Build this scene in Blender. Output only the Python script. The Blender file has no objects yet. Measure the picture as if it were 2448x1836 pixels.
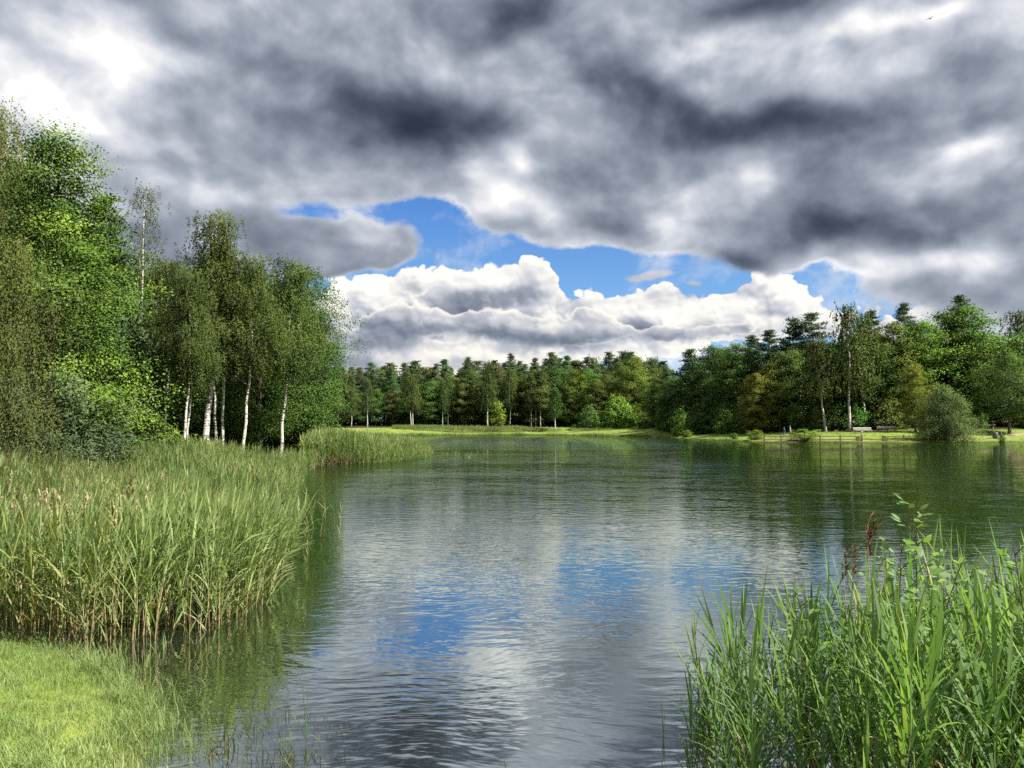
import bpy, math, random
import numpy as np
from mathutils import Vector, Matrix

random.seed(7)
RNG = np.random.default_rng(11)
scene = bpy.context.scene
COL = scene.collection

# ------------------------------------------------------------------ camera
F, W0, H0 = 1922.0, 2448.0, 1836.0
CAM_H = 2.6
HORIZON = 1015.0
TH = math.atan((HORIZON - H0 / 2) / F)
CT, ST = math.cos(TH), math.sin(TH)
cam_d = bpy.data.cameras.new('camera')
cam = bpy.data.objects.new('camera', cam_d)
COL.objects.link(cam)
cam.location = (0, 0, CAM_H)
cam.rotation_euler = (math.pi / 2 + TH, 0, 0)
cam_d.sensor_width = 36
cam_d.lens = 36 * F / W0
cam_d.clip_start = 0.1
cam_d.clip_end = 5000
scene.camera = cam


def ray(px, py):
    """World direction seen at a point of the photograph (2448 x 1836)."""
    u, v = (px - W0 / 2) / F, (H0 / 2 - py) / F
    return Vector((u, CT - v * ST, ST + v * CT))


def on_plane(px, py, z=0.0):
    d = ray(px, py)
    t = (z - CAM_H) / d.z
    return (d.x * t, d.y * t)


def x_at(px, Y):
    return (px - W0 / 2) / F * Y * 1.001


def z_at(py, Y):
    d = ray(W0 / 2, py)
    return CAM_H + Y * d.z / d.y


# ------------------------------------------------------------------ tagging
def tag(o, label=None, cat=None, group=None, kind=None):
    for k, v in (('label', label), ('category', cat), ('group', group), ('kind', kind)):
        if v:
            o[k] = v
    return o


def empty(name, loc=(0, 0, 0), rz=0.0):
    o = bpy.data.objects.new(name, None)
    o.empty_display_size = 0.3
    COL.objects.link(o)
    o.location = loc
    o.rotation_euler = (0, 0, rz)
    return o


def link_mesh(name, me, parent=None):
    o = bpy.data.objects.new(name, me)
    COL.objects.link(o)
    if parent:
        o.parent = parent
    return o


# ------------------------------------------------------------------ mesh builder
class MB:
    """Collects quads, triangles and tubes and makes one mesh of them."""

    def __init__(self):
        self.v, self.l, self.t, self.m, self.k = [], [], [], [], []
        self.n = 0

    def polys(self, P, mat=0, tint=0.5):
        """P: (N, k, 3) separate polygons."""
        P = np.asarray(P, dtype=np.float32)
        N, k, _ = P.shape
        self.v.append(P.reshape(-1, 3))
        self.l.append(np.arange(N * k, dtype=np.int64) + self.n)
        self.t.append(np.full(N, k, dtype=np.int64))
        self.m.append(np.full(N, mat, dtype=np.int64))
        self.k.append(np.broadcast_to(np.asarray(tint, dtype=np.float32), (N,)).copy())
        self.n += N * k

    def indexed(self, V, Fc, mat=0, tint=0.5):
        V = np.asarray(V, dtype=np.float32)
        Fc = np.asarray(Fc, dtype=np.int64)
        N, k = Fc.shape
        self.v.append(V)
        self.l.append(Fc.reshape(-1) + self.n)
        self.t.append(np.full(N, k, dtype=np.int64))
        self.m.append(np.broadcast_to(np.asarray(mat, dtype=np.int64), (N,)).copy())
        self.k.append(np.broadcast_to(np.asarray(tint, dtype=np.float32), (N,)).copy())
        self.n += len(V)

    def tube(self, pts, rad, sides=6, mat=0, tint=0.5, cap=True):
        pts = np.asarray(pts, dtype=float)
        n = len(pts)
        rad = np.broadcast_to(np.asarray(rad, dtype=float), (n,))
        tan = np.gradient(pts, axis=0)
        tan /= np.linalg.norm(tan, axis=1, keepdims=True) + 1e-9
        ref = np.array([0.0, 0, 1]) if abs(tan[0, 2]) < 0.8 else np.array([1.0, 0, 0])
        V = []
        for i in range(n):
            a = np.cross(tan[i], ref); a /= np.linalg.norm(a) + 1e-9
            b = np.cross(tan[i], a)
            ang = np.linspace(0, 2 * math.pi, sides, endpoint=False)
            V.append(pts[i] + rad[i] * (np.cos(ang)[:, None] * a + np.sin(ang)[:, None] * b))
        V = np.concatenate(V)
        Fc = []
        for i in range(n - 1):
            for j in range(sides):
                j2 = (j + 1) % sides
                Fc.append((i * sides + j, i * sides + j2, (i + 1) * sides + j2, (i + 1) * sides + j))
        self.indexed(V, Fc, mat, tint)
        if cap:
            e = V[-sides:][None]
            self.polys(e, mat, tint)

    def box(self, c, s, mat=0, tint=0.5, rz=0.0, bev=0.0):
        cx, cy, cz = c
        bm = bmesh_box(s, bev)
        R = Matrix.Rotation(rz, 3, 'Z')
        V = [tuple(R @ Vector(v) + Vector(c)) for v in bm[0]]
        for f in bm[1]:
            self.polys(np.array([[V[i] for i in f]]), mat, tint)

    def arrays(self):
        return (np.concatenate(self.v), np.concatenate(self.l), np.concatenate(self.t),
                np.concatenate(self.m), np.concatenate(self.k))

    def mesh(self, name, mats, smooth=False):
        return mesh_from(name, mats, *self.arrays(), smooth=smooth)


def bmesh_box(s, bev):
    import bmesh
    bm = bmesh.new()
    bmesh.ops.create_cube(bm, size=1.0)
    for v in bm.verts:
        v.co = Vector((v.co.x * s[0], v.co.y * s[1], v.co.z * s[2]))
    if bev > 0:
        bmesh.ops.bevel(bm, geom=list(bm.edges), offset=bev, segments=1, affect='EDGES')
    bm.verts.index_update()
    out = ([tuple(v.co) for v in bm.verts], [[v.index for v in f.verts] for f in bm.faces])
    bm.free()
    return out


def mesh_from(name, mats, V, L, T, M, K, smooth=False):
    me = bpy.data.meshes.new(name)
    me.vertices.add(len(V))
    me.vertices.foreach_set('co', np.ascontiguousarray(V, dtype=np.float32).ravel())
    me.loops.add(len(L))
    me.loops.foreach_set('vertex_index', L.astype(np.int32))
    me.polygons.add(len(T))
    starts = np.concatenate(([0], np.cumsum(T)[:-1])).astype(np.int32)
    me.polygons.foreach_set('loop_start', starts)
    me.polygons.foreach_set('loop_total', T.astype(np.int32))
    for m in mats:
        me.materials.append(m)
    me.polygons.foreach_set('material_index', M.astype(np.int32))
    me.update(calc_edges=True)
    me.polygons.foreach_set('use_smooth', np.full(len(T), smooth))
    a = me.attributes.new('tint', 'FLOAT', 'FACE')
    a.data.foreach_set('value', K.astype(np.float32))
    me.validate()
    return me


def scatter(protos, pos, rz, sc, lean=None, tint_shift=None, rng=RNG):
    """Merges copies of prototype arrays into one set of arrays (for stuff)."""
    which = rng.integers(0, len(protos), len(pos))
    Vs, Ls, Ts, Ms, Ks = [], [], [], [], []
    n = 0
    for k, (V, L, T, M, K) in enumerate(protos):
        idx = np.nonzero(which == k)[0]
        if len(idx) == 0:
            continue
        c, s = np.cos(rz[idx]), np.sin(rz[idx])
        P = V[None] * sc[idx][:, None, None]
        X = P[..., 0] * c[:, None] - P[..., 1] * s[:, None]
        Y = P[..., 0] * s[:, None] + P[..., 1] * c[:, None]
        Z = P[..., 2]
        if lean is not None:
            X = X + lean[idx, 0][:, None] * np.maximum(Z, 0) ** 1.5 * 0.7
            Y = Y + lean[idx, 1][:, None] * np.maximum(Z, 0) ** 1.5 * 0.7
        P = np.stack((X + pos[idx, 0][:, None], Y + pos[idx, 1][:, None], Z + pos[idx, 2][:, None]), -1)
        m = len(idx)
        Vs.append(P.reshape(-1, 3))
        Ls.append((L[None] + (np.arange(m) * len(V))[:, None] + n).ravel())
        Ts.append(np.tile(T, m)); Ms.append(np.tile(M, m))
        kk = np.tile(K, (m, 1))
        if tint_shift is not None:
            kk = kk + tint_shift[idx][:, None]
        Ks.append(kk.ravel())
        n += m * len(V)
    return [np.concatenate(a) for a in (Vs, Ls, Ts, Ms, Ks)]


# ------------------------------------------------------------------ shader maths
class NT:
    def __init__(self, tree):
        self.t = tree

    def node(self, kind, **kw):
        n = self.t.nodes.new(kind)
        for k, v in kw.items():
            setattr(n, k, v)
        return n

    def put(self, sock, val):
        if isinstance(val, S):
            self.t.links.new(val.s, sock)
        elif val is not None:
            sock.default_value = val

    def math(self, op, *a, clamp=False):
        n = self.node('ShaderNodeMath', operation=op, use_clamp=clamp)
        for i, v in enumerate(a):
            self.put(n.inputs[i], v)
        return S(self, n.outputs[0])

    def vmath(self, op, *a, out=0):
        n = self.node('ShaderNodeVectorMath', operation=op)
        for i, v in enumerate(a):
            self.put(n.inputs[i], v)
        return S(self, n.outputs[out])

    def xyz(self, x, y, z):
        n = self.node('ShaderNodeCombineXYZ')
        for i, v in enumerate((x, y, z)):
            self.put(n.inputs[i], v)
        return S(self, n.outputs[0])

    def sep(self, v):
        n = self.node('ShaderNodeSeparateXYZ')
        self.put(n.inputs[0], v)
        return [S(self, o) for o in n.outputs]

    def noise(self, vec, scale=1, detail=4, rough=0.5, dist=0.0, out=0, lac=2.0, dim='3D'):
        n = self.node('ShaderNodeTexNoise', noise_dimensions=dim)
        self.put(n.inputs['Vector'], vec)
        n.inputs['Scale'].default_value = scale
        n.inputs['Detail'].default_value = detail
        n.inputs['Roughness'].default_value = rough
        n.inputs['Lacunarity'].default_value = lac
        n.inputs['Distortion'].default_value = dist
        return S(self, n.outputs[out])

    def voro(self, vec, scale=1, detail=0, rough=0.5, smooth=0.6, dim='2D'):
        n = self.node('ShaderNodeTexVoronoi', voronoi_dimensions=dim, feature='SMOOTH_F1')
        self.put(n.inputs['Vector'], vec)
        n.inputs['Scale'].default_value = scale
        n.inputs['Detail'].default_value = detail
        n.inputs['Roughness'].default_value = rough
        n.inputs['Smoothness'].default_value = smooth
        n.normalize = True
        return S(self, n.outputs['Distance'])

    def mapping(self, vec, loc=(0, 0, 0), rot=(0, 0, 0), scale=(1, 1, 1), kind='POINT'):
        n = self.node('ShaderNodeMapping', vector_type=kind)
        self.put(n.inputs['Vector'], vec)
        n.inputs['Location'].default_value = loc
        n.inputs['Rotation'].default_value = rot
        n.inputs['Scale'].default_value = scale
        return S(self, n.outputs[0])

    def ramp(self, fac, stops, interp='LINEAR'):
        n = self.node('ShaderNodeValToRGB')
        self.put(n.inputs[0], fac)
        r = n.color_ramp
        r.interpolation = interp
        while len(r.elements) < len(stops):
            r.elements.new(0.5)
        for e, (p, c) in zip(r.elements, stops):
            e.position = p
            e.color = tuple(c) + (1.0,) if len(c) == 3 else c
        return S(self, n.outputs[0])

    def mix(self, fac, a, b, blend='MIX'):
        n = self.node('ShaderNodeMix', data_type='RGBA', blend_type=blend)
        self.put(n.inputs['Factor'], fac)
        for nm, v in (('A', a), ('B', b)):
            sock = [i for i in n.inputs if i.name == nm and i.type == 'RGBA'][0]
            if not isinstance(v, S) and len(v) == 3:
                v = tuple(v) + (1.0,)
            self.put(sock, v)
        return S(self, [o for o in n.outputs if o.type == 'RGBA'][0])

    def smooth(self, x, a, b):
        n = self.node('ShaderNodeMapRange', interpolation_type='SMOOTHSTEP')
        self.put(n.inputs['Value'], x)
        n.inputs['From Min'].default_value = a
        n.inputs['From Max'].default_value = b
        return S(self, n.outputs[0])


class S:
    def __init__(self, nt, s):
        self.nt, self.s = nt, s

    def __add__(self, o): return self.nt.math('ADD', self, o)
    __radd__ = __add__
    def __sub__(self, o): return self.nt.math('SUBTRACT', self, o)
    def __rsub__(self, o): return self.nt.math('SUBTRACT', o, self)
    def __mul__(self, o): return self.nt.math('MULTIPLY', self, o)
    __rmul__ = __mul__
    def __truediv__(self, o): return self.nt.math('DIVIDE', self, o)


def new_mat(name):
    m = bpy.data.materials.new(name)
    m.use_nodes = True
    t = m.node_tree
    t.nodes.clear()
    nt = NT(t)
    out = nt.node('ShaderNodeOutputMaterial')
    return m, nt, out


def lin(r, g, b):
    f = lambda c: (c / 255 / 12.92) if c / 255 < 0.04045 else ((c / 255 + 0.055) / 1.055) ** 2.4
    return (f(r), f(g), f(b))
# ------------------------------------------------------------------ light and sky
EXPOSURE = 1.5
SUN_AZ, SUN_EL = math.radians(118), math.radians(47)      # clockwise from +Y
SUN_DIR = Vector((math.sin(SUN_AZ) * math.cos(SUN_EL), math.cos(SUN_AZ) * math.cos(SUN_EL), math.sin(SUN_EL)))
sd = bpy.data.lights.new('sun', 'SUN')
sd.energy = 4.6
sd.angle = math.radians(0.5)
sd.color = (1.0, 0.95, 0.86)
sun = bpy.data.objects.new('sun', sd)
COL.objects.link(sun)
sun.location = (60, -40, 80)
sun.rotation_euler = (-SUN_DIR).to_track_quat('-Z', 'Y').to_euler()

scene.view_settings.view_transform = 'Standard'
scene.view_settings.look = 'None'
scene.view_settings.exposure = EXPOSURE
scene.view_settings.gamma = 1.0

SKY_STRENGTH = 0.1


def build_world():
    world = bpy.data.worlds.new('World')
    scene.world = world
    world.use_nodes = True
    t = world.node_tree
    t.nodes.clear()
    nt = NT(t)
    out = nt.node('ShaderNodeOutputWorld')
    bg = nt.node('ShaderNodeBackground')
    bg.inputs['Strength'].default_value = SKY_STRENGTH
    t.links.new(bg.outputs[0], out.inputs[0])
    G = 1.0 / (SKY_STRENGTH * 2 ** EXPOSURE)          # radiance of a cloud that photographs as 1.0

    def cc(r, g, b, k=1.0):
        return tuple(c * G * k for c in lin(r, g, b))

    sky = nt.node('ShaderNodeTexSky')
    sky.sky_type = 'NISHITA'
    sky.sun_disc = False
    sky.sun_elevation = SUN_EL
    sky.sun_rotation = SUN_AZ
    sky.air_density = 1.0
    sky.dust_density = 0.3
    sky.ozone_density = 3.0
    skyc = S(nt, sky.outputs[0])

    tc = nt.node('ShaderNodeTexCoord')
    d = S(nt, tc.outputs['Generated'])
    x, y, z = nt.sep(d)
    az = nt.math('ARCTAN2', x, y)
    el = nt.math('ARCSINE', z)
    uv = nt.xyz(az, el, 0.0)

    def warp(vec, scale, amt, detail=3):
        n = nt.noise(d, scale, detail, 0.55, out=1)
        n = nt.vmath('SUBTRACT', n, (0.5, 0.5, 0.5))
        n = nt.vmath('MULTIPLY', n, (amt, amt * 0.6, 0.0))
        return nt.vmath('ADD', vec, n)

    uvw = warp(uv, 6.0, 0.12, 3)          # broad cloud masses
    uvc = warp(uv, 24.0, 0.03, 4)         # crisp cumulus

    def blobs(vec, items, start=0.0):
        """Sum of soft ellipses; tilts are rounded to -18, 0 or 18 degrees."""
        acc = start
        turned = {}
        for (px, py, rx, ry, ang, w) in items:
            k = 0 if abs(ang) < 9 else math.copysign(18, ang)
            if k not in turned:
                u, v, _ = nt.sep(vec)
                c, s = math.cos(math.radians(k)), math.sin(math.radians(k))
                turned[k] = (u * c - v * s, u * s + v * c, c, s) if k else (u, v, 1.0, 0.0)
            u, v, c, s = turned[k]
            dr = ray(px, py).normalized()
            a, e = math.atan2(dr.x, dr.y), math.asin(dr.z)
            a, e = a * c - e * s, a * s + e * c
            sx, sy = F / rx, F / ry
            m = nt.vmath('MULTIPLY_ADD', nt.xyz(u, v, acc), (sx, sy, 1e-5), (-a * sx, -e * sy, 0))
            r2 = nt.vmath('DOT_PRODUCT', m, m, out=1)
            acc = nt.math('MULTIPLY_ADD', nt.math('POWER', 0.3679, r2), w, acc)
        return acc

    # the deck: lumps a little wider than tall, lit from above
    pd = nt.vmath('MULTIPLY', uv, (1, 1.35, 0))
    wv = nt.vmath('SUBTRACT', nt.noise(pd, 4.5, 2, 0.5, out=1, dim='2D'), (0.5, 0.5, 0.5))
    pd = nt.vmath('ADD', pd, nt.vmath('MULTIPLY', wv, (0.05, 0.045, 0)))
    up = nt.vmath('ADD', pd, (0.012, 0.032, 0))
    big = nt.noise(pd, 6.0, 6, 0.5, dim='2D')
    big_l = nt.noise(up, 6.0, 3, 0.42, dim='2D')
    fine = nt.noise(pd, 14.0, 6, 0.6, dim='2D')
    lump = nt.voro(pd, 9.0, 2, 0.5, 0.5)
    puf = nt.voro(pd, 24.0, 2, 0.55, 0.4)
    puf_l = nt.voro(nt.vmath('ADD', pd, (0.005, 0.012, 0)), 24.0, 2, 0.55, 0.4)
    lump_l = nt.voro(up, 9.0, 2, 0.5, 0.5)

    # ---- blue sky, deeper overhead
    blue = nt.mix(nt.smooth(el, 0.02, 0.34), cc(138, 190, 228), cc(56, 116, 198))
    base = nt.mix(0.8, nt.vmath('MULTIPLY', skyc, (0.55, 0.7, 0.9)), blue)
    wisp = nt.smooth(fine * 0.55 + big * 0.45, 0.47, 0.68)
    base = nt.mix(wisp * 0.6, base, cc(225, 230, 240))

    # ---- low cumulus over the forest
    q = nt.vmath('MULTIPLY', uvc, (1, 1.25, 0))
    bil = nt.voro(q, 15.0, 2, 0.5, 0.3)
    bil_l = nt.voro(nt.vmath('ADD', q, (0.012, 0.02, 0)), 15.0, 2, 0.5, 0.3)
    bil2 = nt.voro(q, 52.0, 1, 0.5, 0.4)
    bil2_l = nt.voro(nt.vmath('ADD', q, (0.003, 0.006, 0)), 52.0, 1, 0.5, 0.4)
    fz = nt.noise(q, 34, 6, 0.6, dim='2D')
    relief = (bil_l - bil) * 0.75 + (bil2_l - bil2) * 0.4
    puff = (0.42 - bil) * 0.8 + (0.42 - bil2) * 0.36 + (fz - 0.5) * 0.16
    c1 = blobs(uvc, CUMULUS, -0.42) + puff
    a1 = nt.smooth(c1, 0.0, 0.06)
    shade = blobs(uvc, CUMULUS_SHADE, 0.12) + (fz - 0.5) * 0.26 - relief + (0.25 - nt.smooth(c1, 0.0, 0.5) * 0.25) * -0.4
    col1 = nt.ramp(shade, [(0.0, cc(255, 252, 244, 1.1)), (0.16, cc(244, 243, 240)), (0.38, cc(202, 206, 215)),
                           (0.62, cc(156, 163, 178)), (1.0, cc(112, 121, 140))])
    col = nt.mix(a1, base, col1)
    # a nearer, lower bank of cumulus overlaps the towers, and a few flat grey scraps drift in front
    c3 = blobs(uvc, CUMULUS_NEAR, -0.42) + puff * 1.1
    a3 = nt.smooth(c3, 0.0, 0.10)
    s3 = blobs(uvc, CUMULUS_NEAR_SHADE, 0.5) + (fz - 0.5) * 0.3 - relief - nt.smooth(c3, 0.30, 0.0) * 0.42
    col = nt.mix(a3, col, nt.ramp(s3, [(0.0, cc(255, 250, 240, 1.08)), (0.2, cc(243, 240, 235)), (0.42, cc(205, 208, 214)),
                                       (0.68, cc(160, 167, 181)), (1.0, cc(120, 129, 147))]))
    a4 = nt.smooth(blobs(uvw, SCRAPS, -0.40) + (fine - 0.5) * 1.1 + (big - 0.5) * 0.5, 0.0, 0.3)
    col = nt.mix(a4 * 0.92, col, nt.ramp((big - 0.5) * 0.9 + (fine - 0.5) * 0.8 + 0.5, [(0.2, cc(150, 158, 173)), (0.5, cc(190, 196, 206)), (0.85, cc(232, 234, 238))]))

    # ---- grey deck
    side = nt.smooth(nt.math('ABSOLUTE', az), 0.36, 0.6)
    line = nt.smooth(el, 0.145, 0.225) * 1.3 + side * 0.9 + blobs(uvw, DECK_LOW, -0.42)
    c2 = line + blobs(uvw, DECK_GAPS, 0.0) + (big - 0.5) * 1.0 + (fine - 0.5) * 1.7 + (0.4 - lump) * 0.6
    a2 = nt.smooth(c2, -0.14, 0.45)
    thin = nt.smooth(c2, 0.0, 0.9)
    B = blobs(uvw, DECK_TONE, 0.575) + (big - 0.5) * 0.5 + (fine - 0.5) * 0.22 + (puf_l - puf) * 0.10 + (big - big_l) * 0.9 + (lump_l - lump) * 0.55 + nt.smooth(el, 0.50, 0.85) * 0.28
    B = B + (1.0 - thin) * 0.24
    B = (B + 0.25) * 0.8
    col2 = nt.ramp(B, [(0.0, cc(50, 57, 72)), (0.2, cc(74, 82, 99)), (0.36, cc(100, 109, 126)), (0.536, cc(138, 146, 162)), (0.68, cc(168, 175, 189)),
                       (0.82, cc(206, 211, 221)), (0.96, cc(247, 247, 249)), (1.0, cc(255, 255, 255, 1.05))])
    col = nt.mix(a2, col, col2)
    # below the horizon the world is plain earth colour, never seen
    col = nt.mix(nt.smooth(z, -0.03, -0.01), (0.3, 0.33, 0.3), col)
    nt.put(bg.inputs['Color'], col)
    world.cycles.sampling_method = 'NONE'


# all positions are points of the sky (given by the photograph's pixel grid and turned into azimuth and elevation)
CUMULUS_NEAR = [
    (1010, 765, 120, 30, 0, 0.75), (900, 800, 110, 34, 0, 0.6), (1180, 775, 90, 34, 0, 0.6), (1330, 795, 110, 36, 0, 0.7), (1420, 775, 60, 36, 0, 0.5),
    (1560, 800, 110, 22, 0, 0.6), (1060, 850, 140, 34, 0, 0.8), (1240, 860, 120, 30, 0, 0.7), (840, 850, 90, 44, 0, 0.7), (1740, 790, 90, 18, 0, 0.5), (1000, 690, 70, 28, 0, 0.45),
]
CUMULUS_NEAR_SHADE = [
    (1000, 785, 130, 18, 0, 0.4), (880, 825, 110, 26, 0, 0.35), (1200, 800, 110, 16, 0, 0.35), (1330, 815, 110, 18, 0, 0.4), (1560, 812, 120, 12, 0, 0.3),
    (1060, 845, 150, 24, 0, -0.4), (1250, 855, 120, 22, 0, -0.3), (820, 870, 90, 26, 0, 0.25), (1340, 775, 80, 14, 0, -0.2),
]
SCRAPS = [
    (1560, 655, 110, 16, -4, 0.75), (1665, 690, 42, 14, -6, 0.6), (1772, 690, 32, 15, -20, 0.6), (1440, 600, 110, 12, 0, 0.5), (1230, 610, 70, 20, 12, 0.5),
    (930, 548, 70, 22, -18, 0.6), (870, 600, 90, 34, -18, 0.7), (1180, 560, 60, 14, 18, 0.35), (2020, 640, 120, 14, -8, 0.5), (1900, 690, 60, 12, 0, 0.35),
]
CUMULUS = [
    (1050, 735, 200, 85, 0, 0.85), (900, 760, 120, 70, 20, 0.6), (1190, 690, 90, 60, 0, 0.35), (1290, 675, 42, 46, 0, 0.75),
    (1330, 770, 220, 55, 0, 0.55), (1560, 735, 110, 50, -5, 0.6), (1720, 755, 150, 45, 0, 0.6), (1830, 712, 62, 66, 0, 0.75),
    (1905, 752, 60, 50, 20, 0.45), (1000, 850, 380, 60, 0, 0.7), (1330, 840, 150, 40, 0, 0.35), (1600, 838, 55, 16, 0, 0.5),
    (1540, 846, 60, 14, 0, 0.45), (800, 830, 120, 60, 0, 0.4), (1400, 800, 160, 40, 0, 0.3),
    (1620, 790, 200, 26, 0, 0.4),
    (2250, 790, 300, 60, 0, 0.5), (2420, 740, 120, 60, 0, 0.5), (400, 850, 300, 90, 0, 0.6), (1700, 905, 300, 26, 0, 0.3),
]
CUMULUS_SHADE = [
    (1140, 728, 130, 34, -4, 0.62), (1010, 752, 120, 24, 0, 0.42), (1090, 775, 150, 22, 0, 0.4), (1260, 700, 60, 26, 0, 0.42),
    (900, 800, 120, 26, 0, 0.4), (780, 850, 90, 40, 0, 0.55), (1480, 788, 110, 24, 0, 0.5), (1640, 795, 180, 16, 0, 0.4),
    (1330, 810, 90, 22, 0, 0.42), (1180, 800, 160, 16, 0, 0.35), (1840, 745, 60, 10, -8, 0.3), (1400, 745, 60, 30, 0, 0.3),
    (1560, 660, 110, 20, -4, 0.42), (1665, 692, 46, 18, 0, 0.4), (1772, 692, 36, 20, 0, 0.4), (1090, 845, 210, 18, 0, -0.12),
    (1420, 840, 120, 20, 0, 0.25), (2250, 800, 300, 60, 0, 0.3), (400, 850, 300, 90, 0, 0.4),
]
DECK_GAPS = [
    (1070, 545, 105, 60, 20, -1.7), (1170, 610, 110, 36, 10, -1.2), (770, 490, 90, 30, 6, -1.25), (990, 485, 90, 26, 0, -0.95), (900, 520, 60, 40, 0, -0.5), (860, 660, 90, 22, 0, -0.8),
    (940, 640, 80, 26, 0, -0.7), (1430, 620, 250, 40, 0, -1.6), (1640, 640, 110, 34, 0, -1.1), (1960, 672, 140, 40, 0, -1.5),
    (1935, 628, 50, 16, -8, -0.7), (790, 690, 130, 32, 0, -1.2), (1250, 640, 180, 44, 0, -1.3),
    (1190, 440, 110, 50, 30, 0.4), (1330, 470, 120, 80, 0, 0.5),
]
DECK_LOW = [
    (2280, 660, 230, 60, -3, 1.5), (880, 600, 90, 46, -25, 1.3), (780, 640, 60, 34, 0, 0.9), (640, 640, 140, 70, 0, 0.9),
    (1790, 615, 150, 45, -8, 1.1), (400, 700, 250, 140, 0, 1.0), (2050, 610, 120, 40, -8, 0.6), (1400, 590, 150, 34, 0, 0.6),
]
DECK_TONE = [
    # dark bellies
    (1075, 290, 150, 62, 8, -0.62), (940, 250, 120, 70, 20, -0.2), (1500, 215, 110, 44, 14, -0.42), (1610, 285, 110, 44, 28, -0.42),
    (1780, 320, 190, 42, -4, -0.42), (2000, 285, 130, 40, -6, -0.3), (2000, 528, 150, 36, 4, -0.55), (2270, 552, 200, 34, 4, -0.5),
    (1790, 605, 150, 42, -14, -0.4), (1980, 440, 110, 60, 0, -0.18), (1240, 40, 150, 48, -12, -0.46), (1830, 10, 200, 26, 2, -0.42),
    (1000, 60, 120, 90, 0, -0.12), (740, 220, 220, 90, 20, -0.13), (600, 120, 200, 90, 20, -0.08), (720, 540, 110, 70, 0, -0.18),
    (880, 615, 110, 42, -20, -0.16), (1490, 520, 110, 44, -20, -0.2), (1360, 360, 120, 40, 10, -0.1), (2330, 440, 120, 60, 0, -0.1),
    (2250, 690, 220, 28, 0, -0.1), (640, 640, 120, 60, 0, -0.08), (1180, 190, 120, 60, 0, 0.05),
    # bright openings and edges
    (40, 90, 150, 120, 0, 0.30), (230, 60, 110, 60, 0, 0.14), (210, 310, 120, 30, 15, 0.26), (300, 160, 90, 70, 20, 0.2), (60, 230, 160, 80, 0, 0.2), (90, 400, 140, 70, 0, 0.14), (1790, 130, 230, 70, 10, 0.18),
    (1245, 375, 38, 40, 0, 0.36), (1180, 440, 90, 36, 25, 0.3), (1280, 510, 70, 40, 20, 0.26), (1820, 440, 60, 24, -10, 0.16),
    (1590, 530, 40, 40, -30, 0.24), (2270, 355, 110, 24, -18, 0.4), (2450, 130, 50, 110, 0, 0.22), (2080, 40, 90, 24, -8, 0.4),
    (2250, 12, 60, 18, 0, 0.36), (2240, 640, 150, 36, -4, 0.36), (1930, 655, 80, 18, -16, 0.2), (1090, 470, 120, 26, 10, 0.2),
    (1400, 580, 120, 18, 0, 0.25), (260, 430, 130, 60, 10, 0.16), (2380, 640, 60, 60, 0, 0.2), (1150, 150, 150, 60, 0, 0.06),
]
build_world()
# ------------------------------------------------------------------ lake outline, ground, water
def P0(px, py, z=0.0):
    return on_plane(px, py, z)


LAKE = [P0(320, 1836), P0(338, 1770), P0(385, 1725), P0(325, 1660), P0(255, 1600), P0(185, 1568), P0(60, 1535), (-9.0, 10.3),
        (-12.5, 13.5), (-17, 20), (-20, 28),
        (-21, 34), (-19.5, 40), (-16.5, 44), (-14.6, 48), (-14.6, 53), (-16, 60), (-18, 72), (-20.5, 88), (-27, 125),
        (-36, 165), (-41, 192), (-37, 206), P0(930, 1039.5), P0(1100, 1038.3), P0(1300, 1038.5), P0(1440, 1040.5), P0(1560, 1044),
        P0(1700, 1050), P0(1800, 1054.5), P0(1900, 1056.5), P0(2060, 1057), P0(2160, 1057.5), P0(2330, 1056.5), P0(2448, 1054.5),
        (100, 128), (118, 112), (112, 70), (80, 36), (44, 16), (22, 8.0), (10, 4.3), (6, 3.2), (3.0, 2.9), (1.0, 3.3), (-0.6, 4.0), (-1.9, 4.9)]
LAKE = np.array(LAKE, dtype=float)


def lake_sd(X, Y):
    """Signed distance to the shoreline: positive on land."""
    X, Y = np.asarray(X, float), np.asarray(Y, float)
    sh = X.shape
    x, y = X.ravel(), Y.ravel()
    best = np.full(x.shape, 1e18)
    inside = np.zeros(x.shape, bool)
    A = LAKE
    B = np.roll(LAKE, -1, 0)
    for (ax, ay), (bx, by) in zip(A, B):
        dx, dy = bx - ax, by - ay
        t = np.clip(((x - ax) * dx + (y - ay) * dy) / (dx * dx + dy * dy + 1e-12), 0, 1)
        best = np.minimum(best, (x - ax - t * dx) ** 2 + (y - ay - t * dy) ** 2)
        cross = ((ay > y) != (by > y)) & (x < (bx - ax) * (y - ay) / (by - ay + 1e-12) + ax)
        inside ^= cross
    s = np.sqrt(best)
    return np.where(inside, -s, s).reshape(sh)


_ph = RNG.uniform(0, 6.28, (6, 2))
_fr = np.array([(0.11, 0.07), (-0.06, 0.13), (0.31, 0.22), (0.23, -0.37), (0.9, 0.7), (-0.8, 1.1)])
_am = np.array([0.16, 0.14, 0.05, 0.05, 0.018, 0.018])


def lumps(x, y):
    r = 0
    for (fx, fy), (p, q), a in zip(_fr, _ph, _am):
        r = r + a * np.sin(fx * x + p) * np.sin(fy * y + q)
    return r


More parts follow.
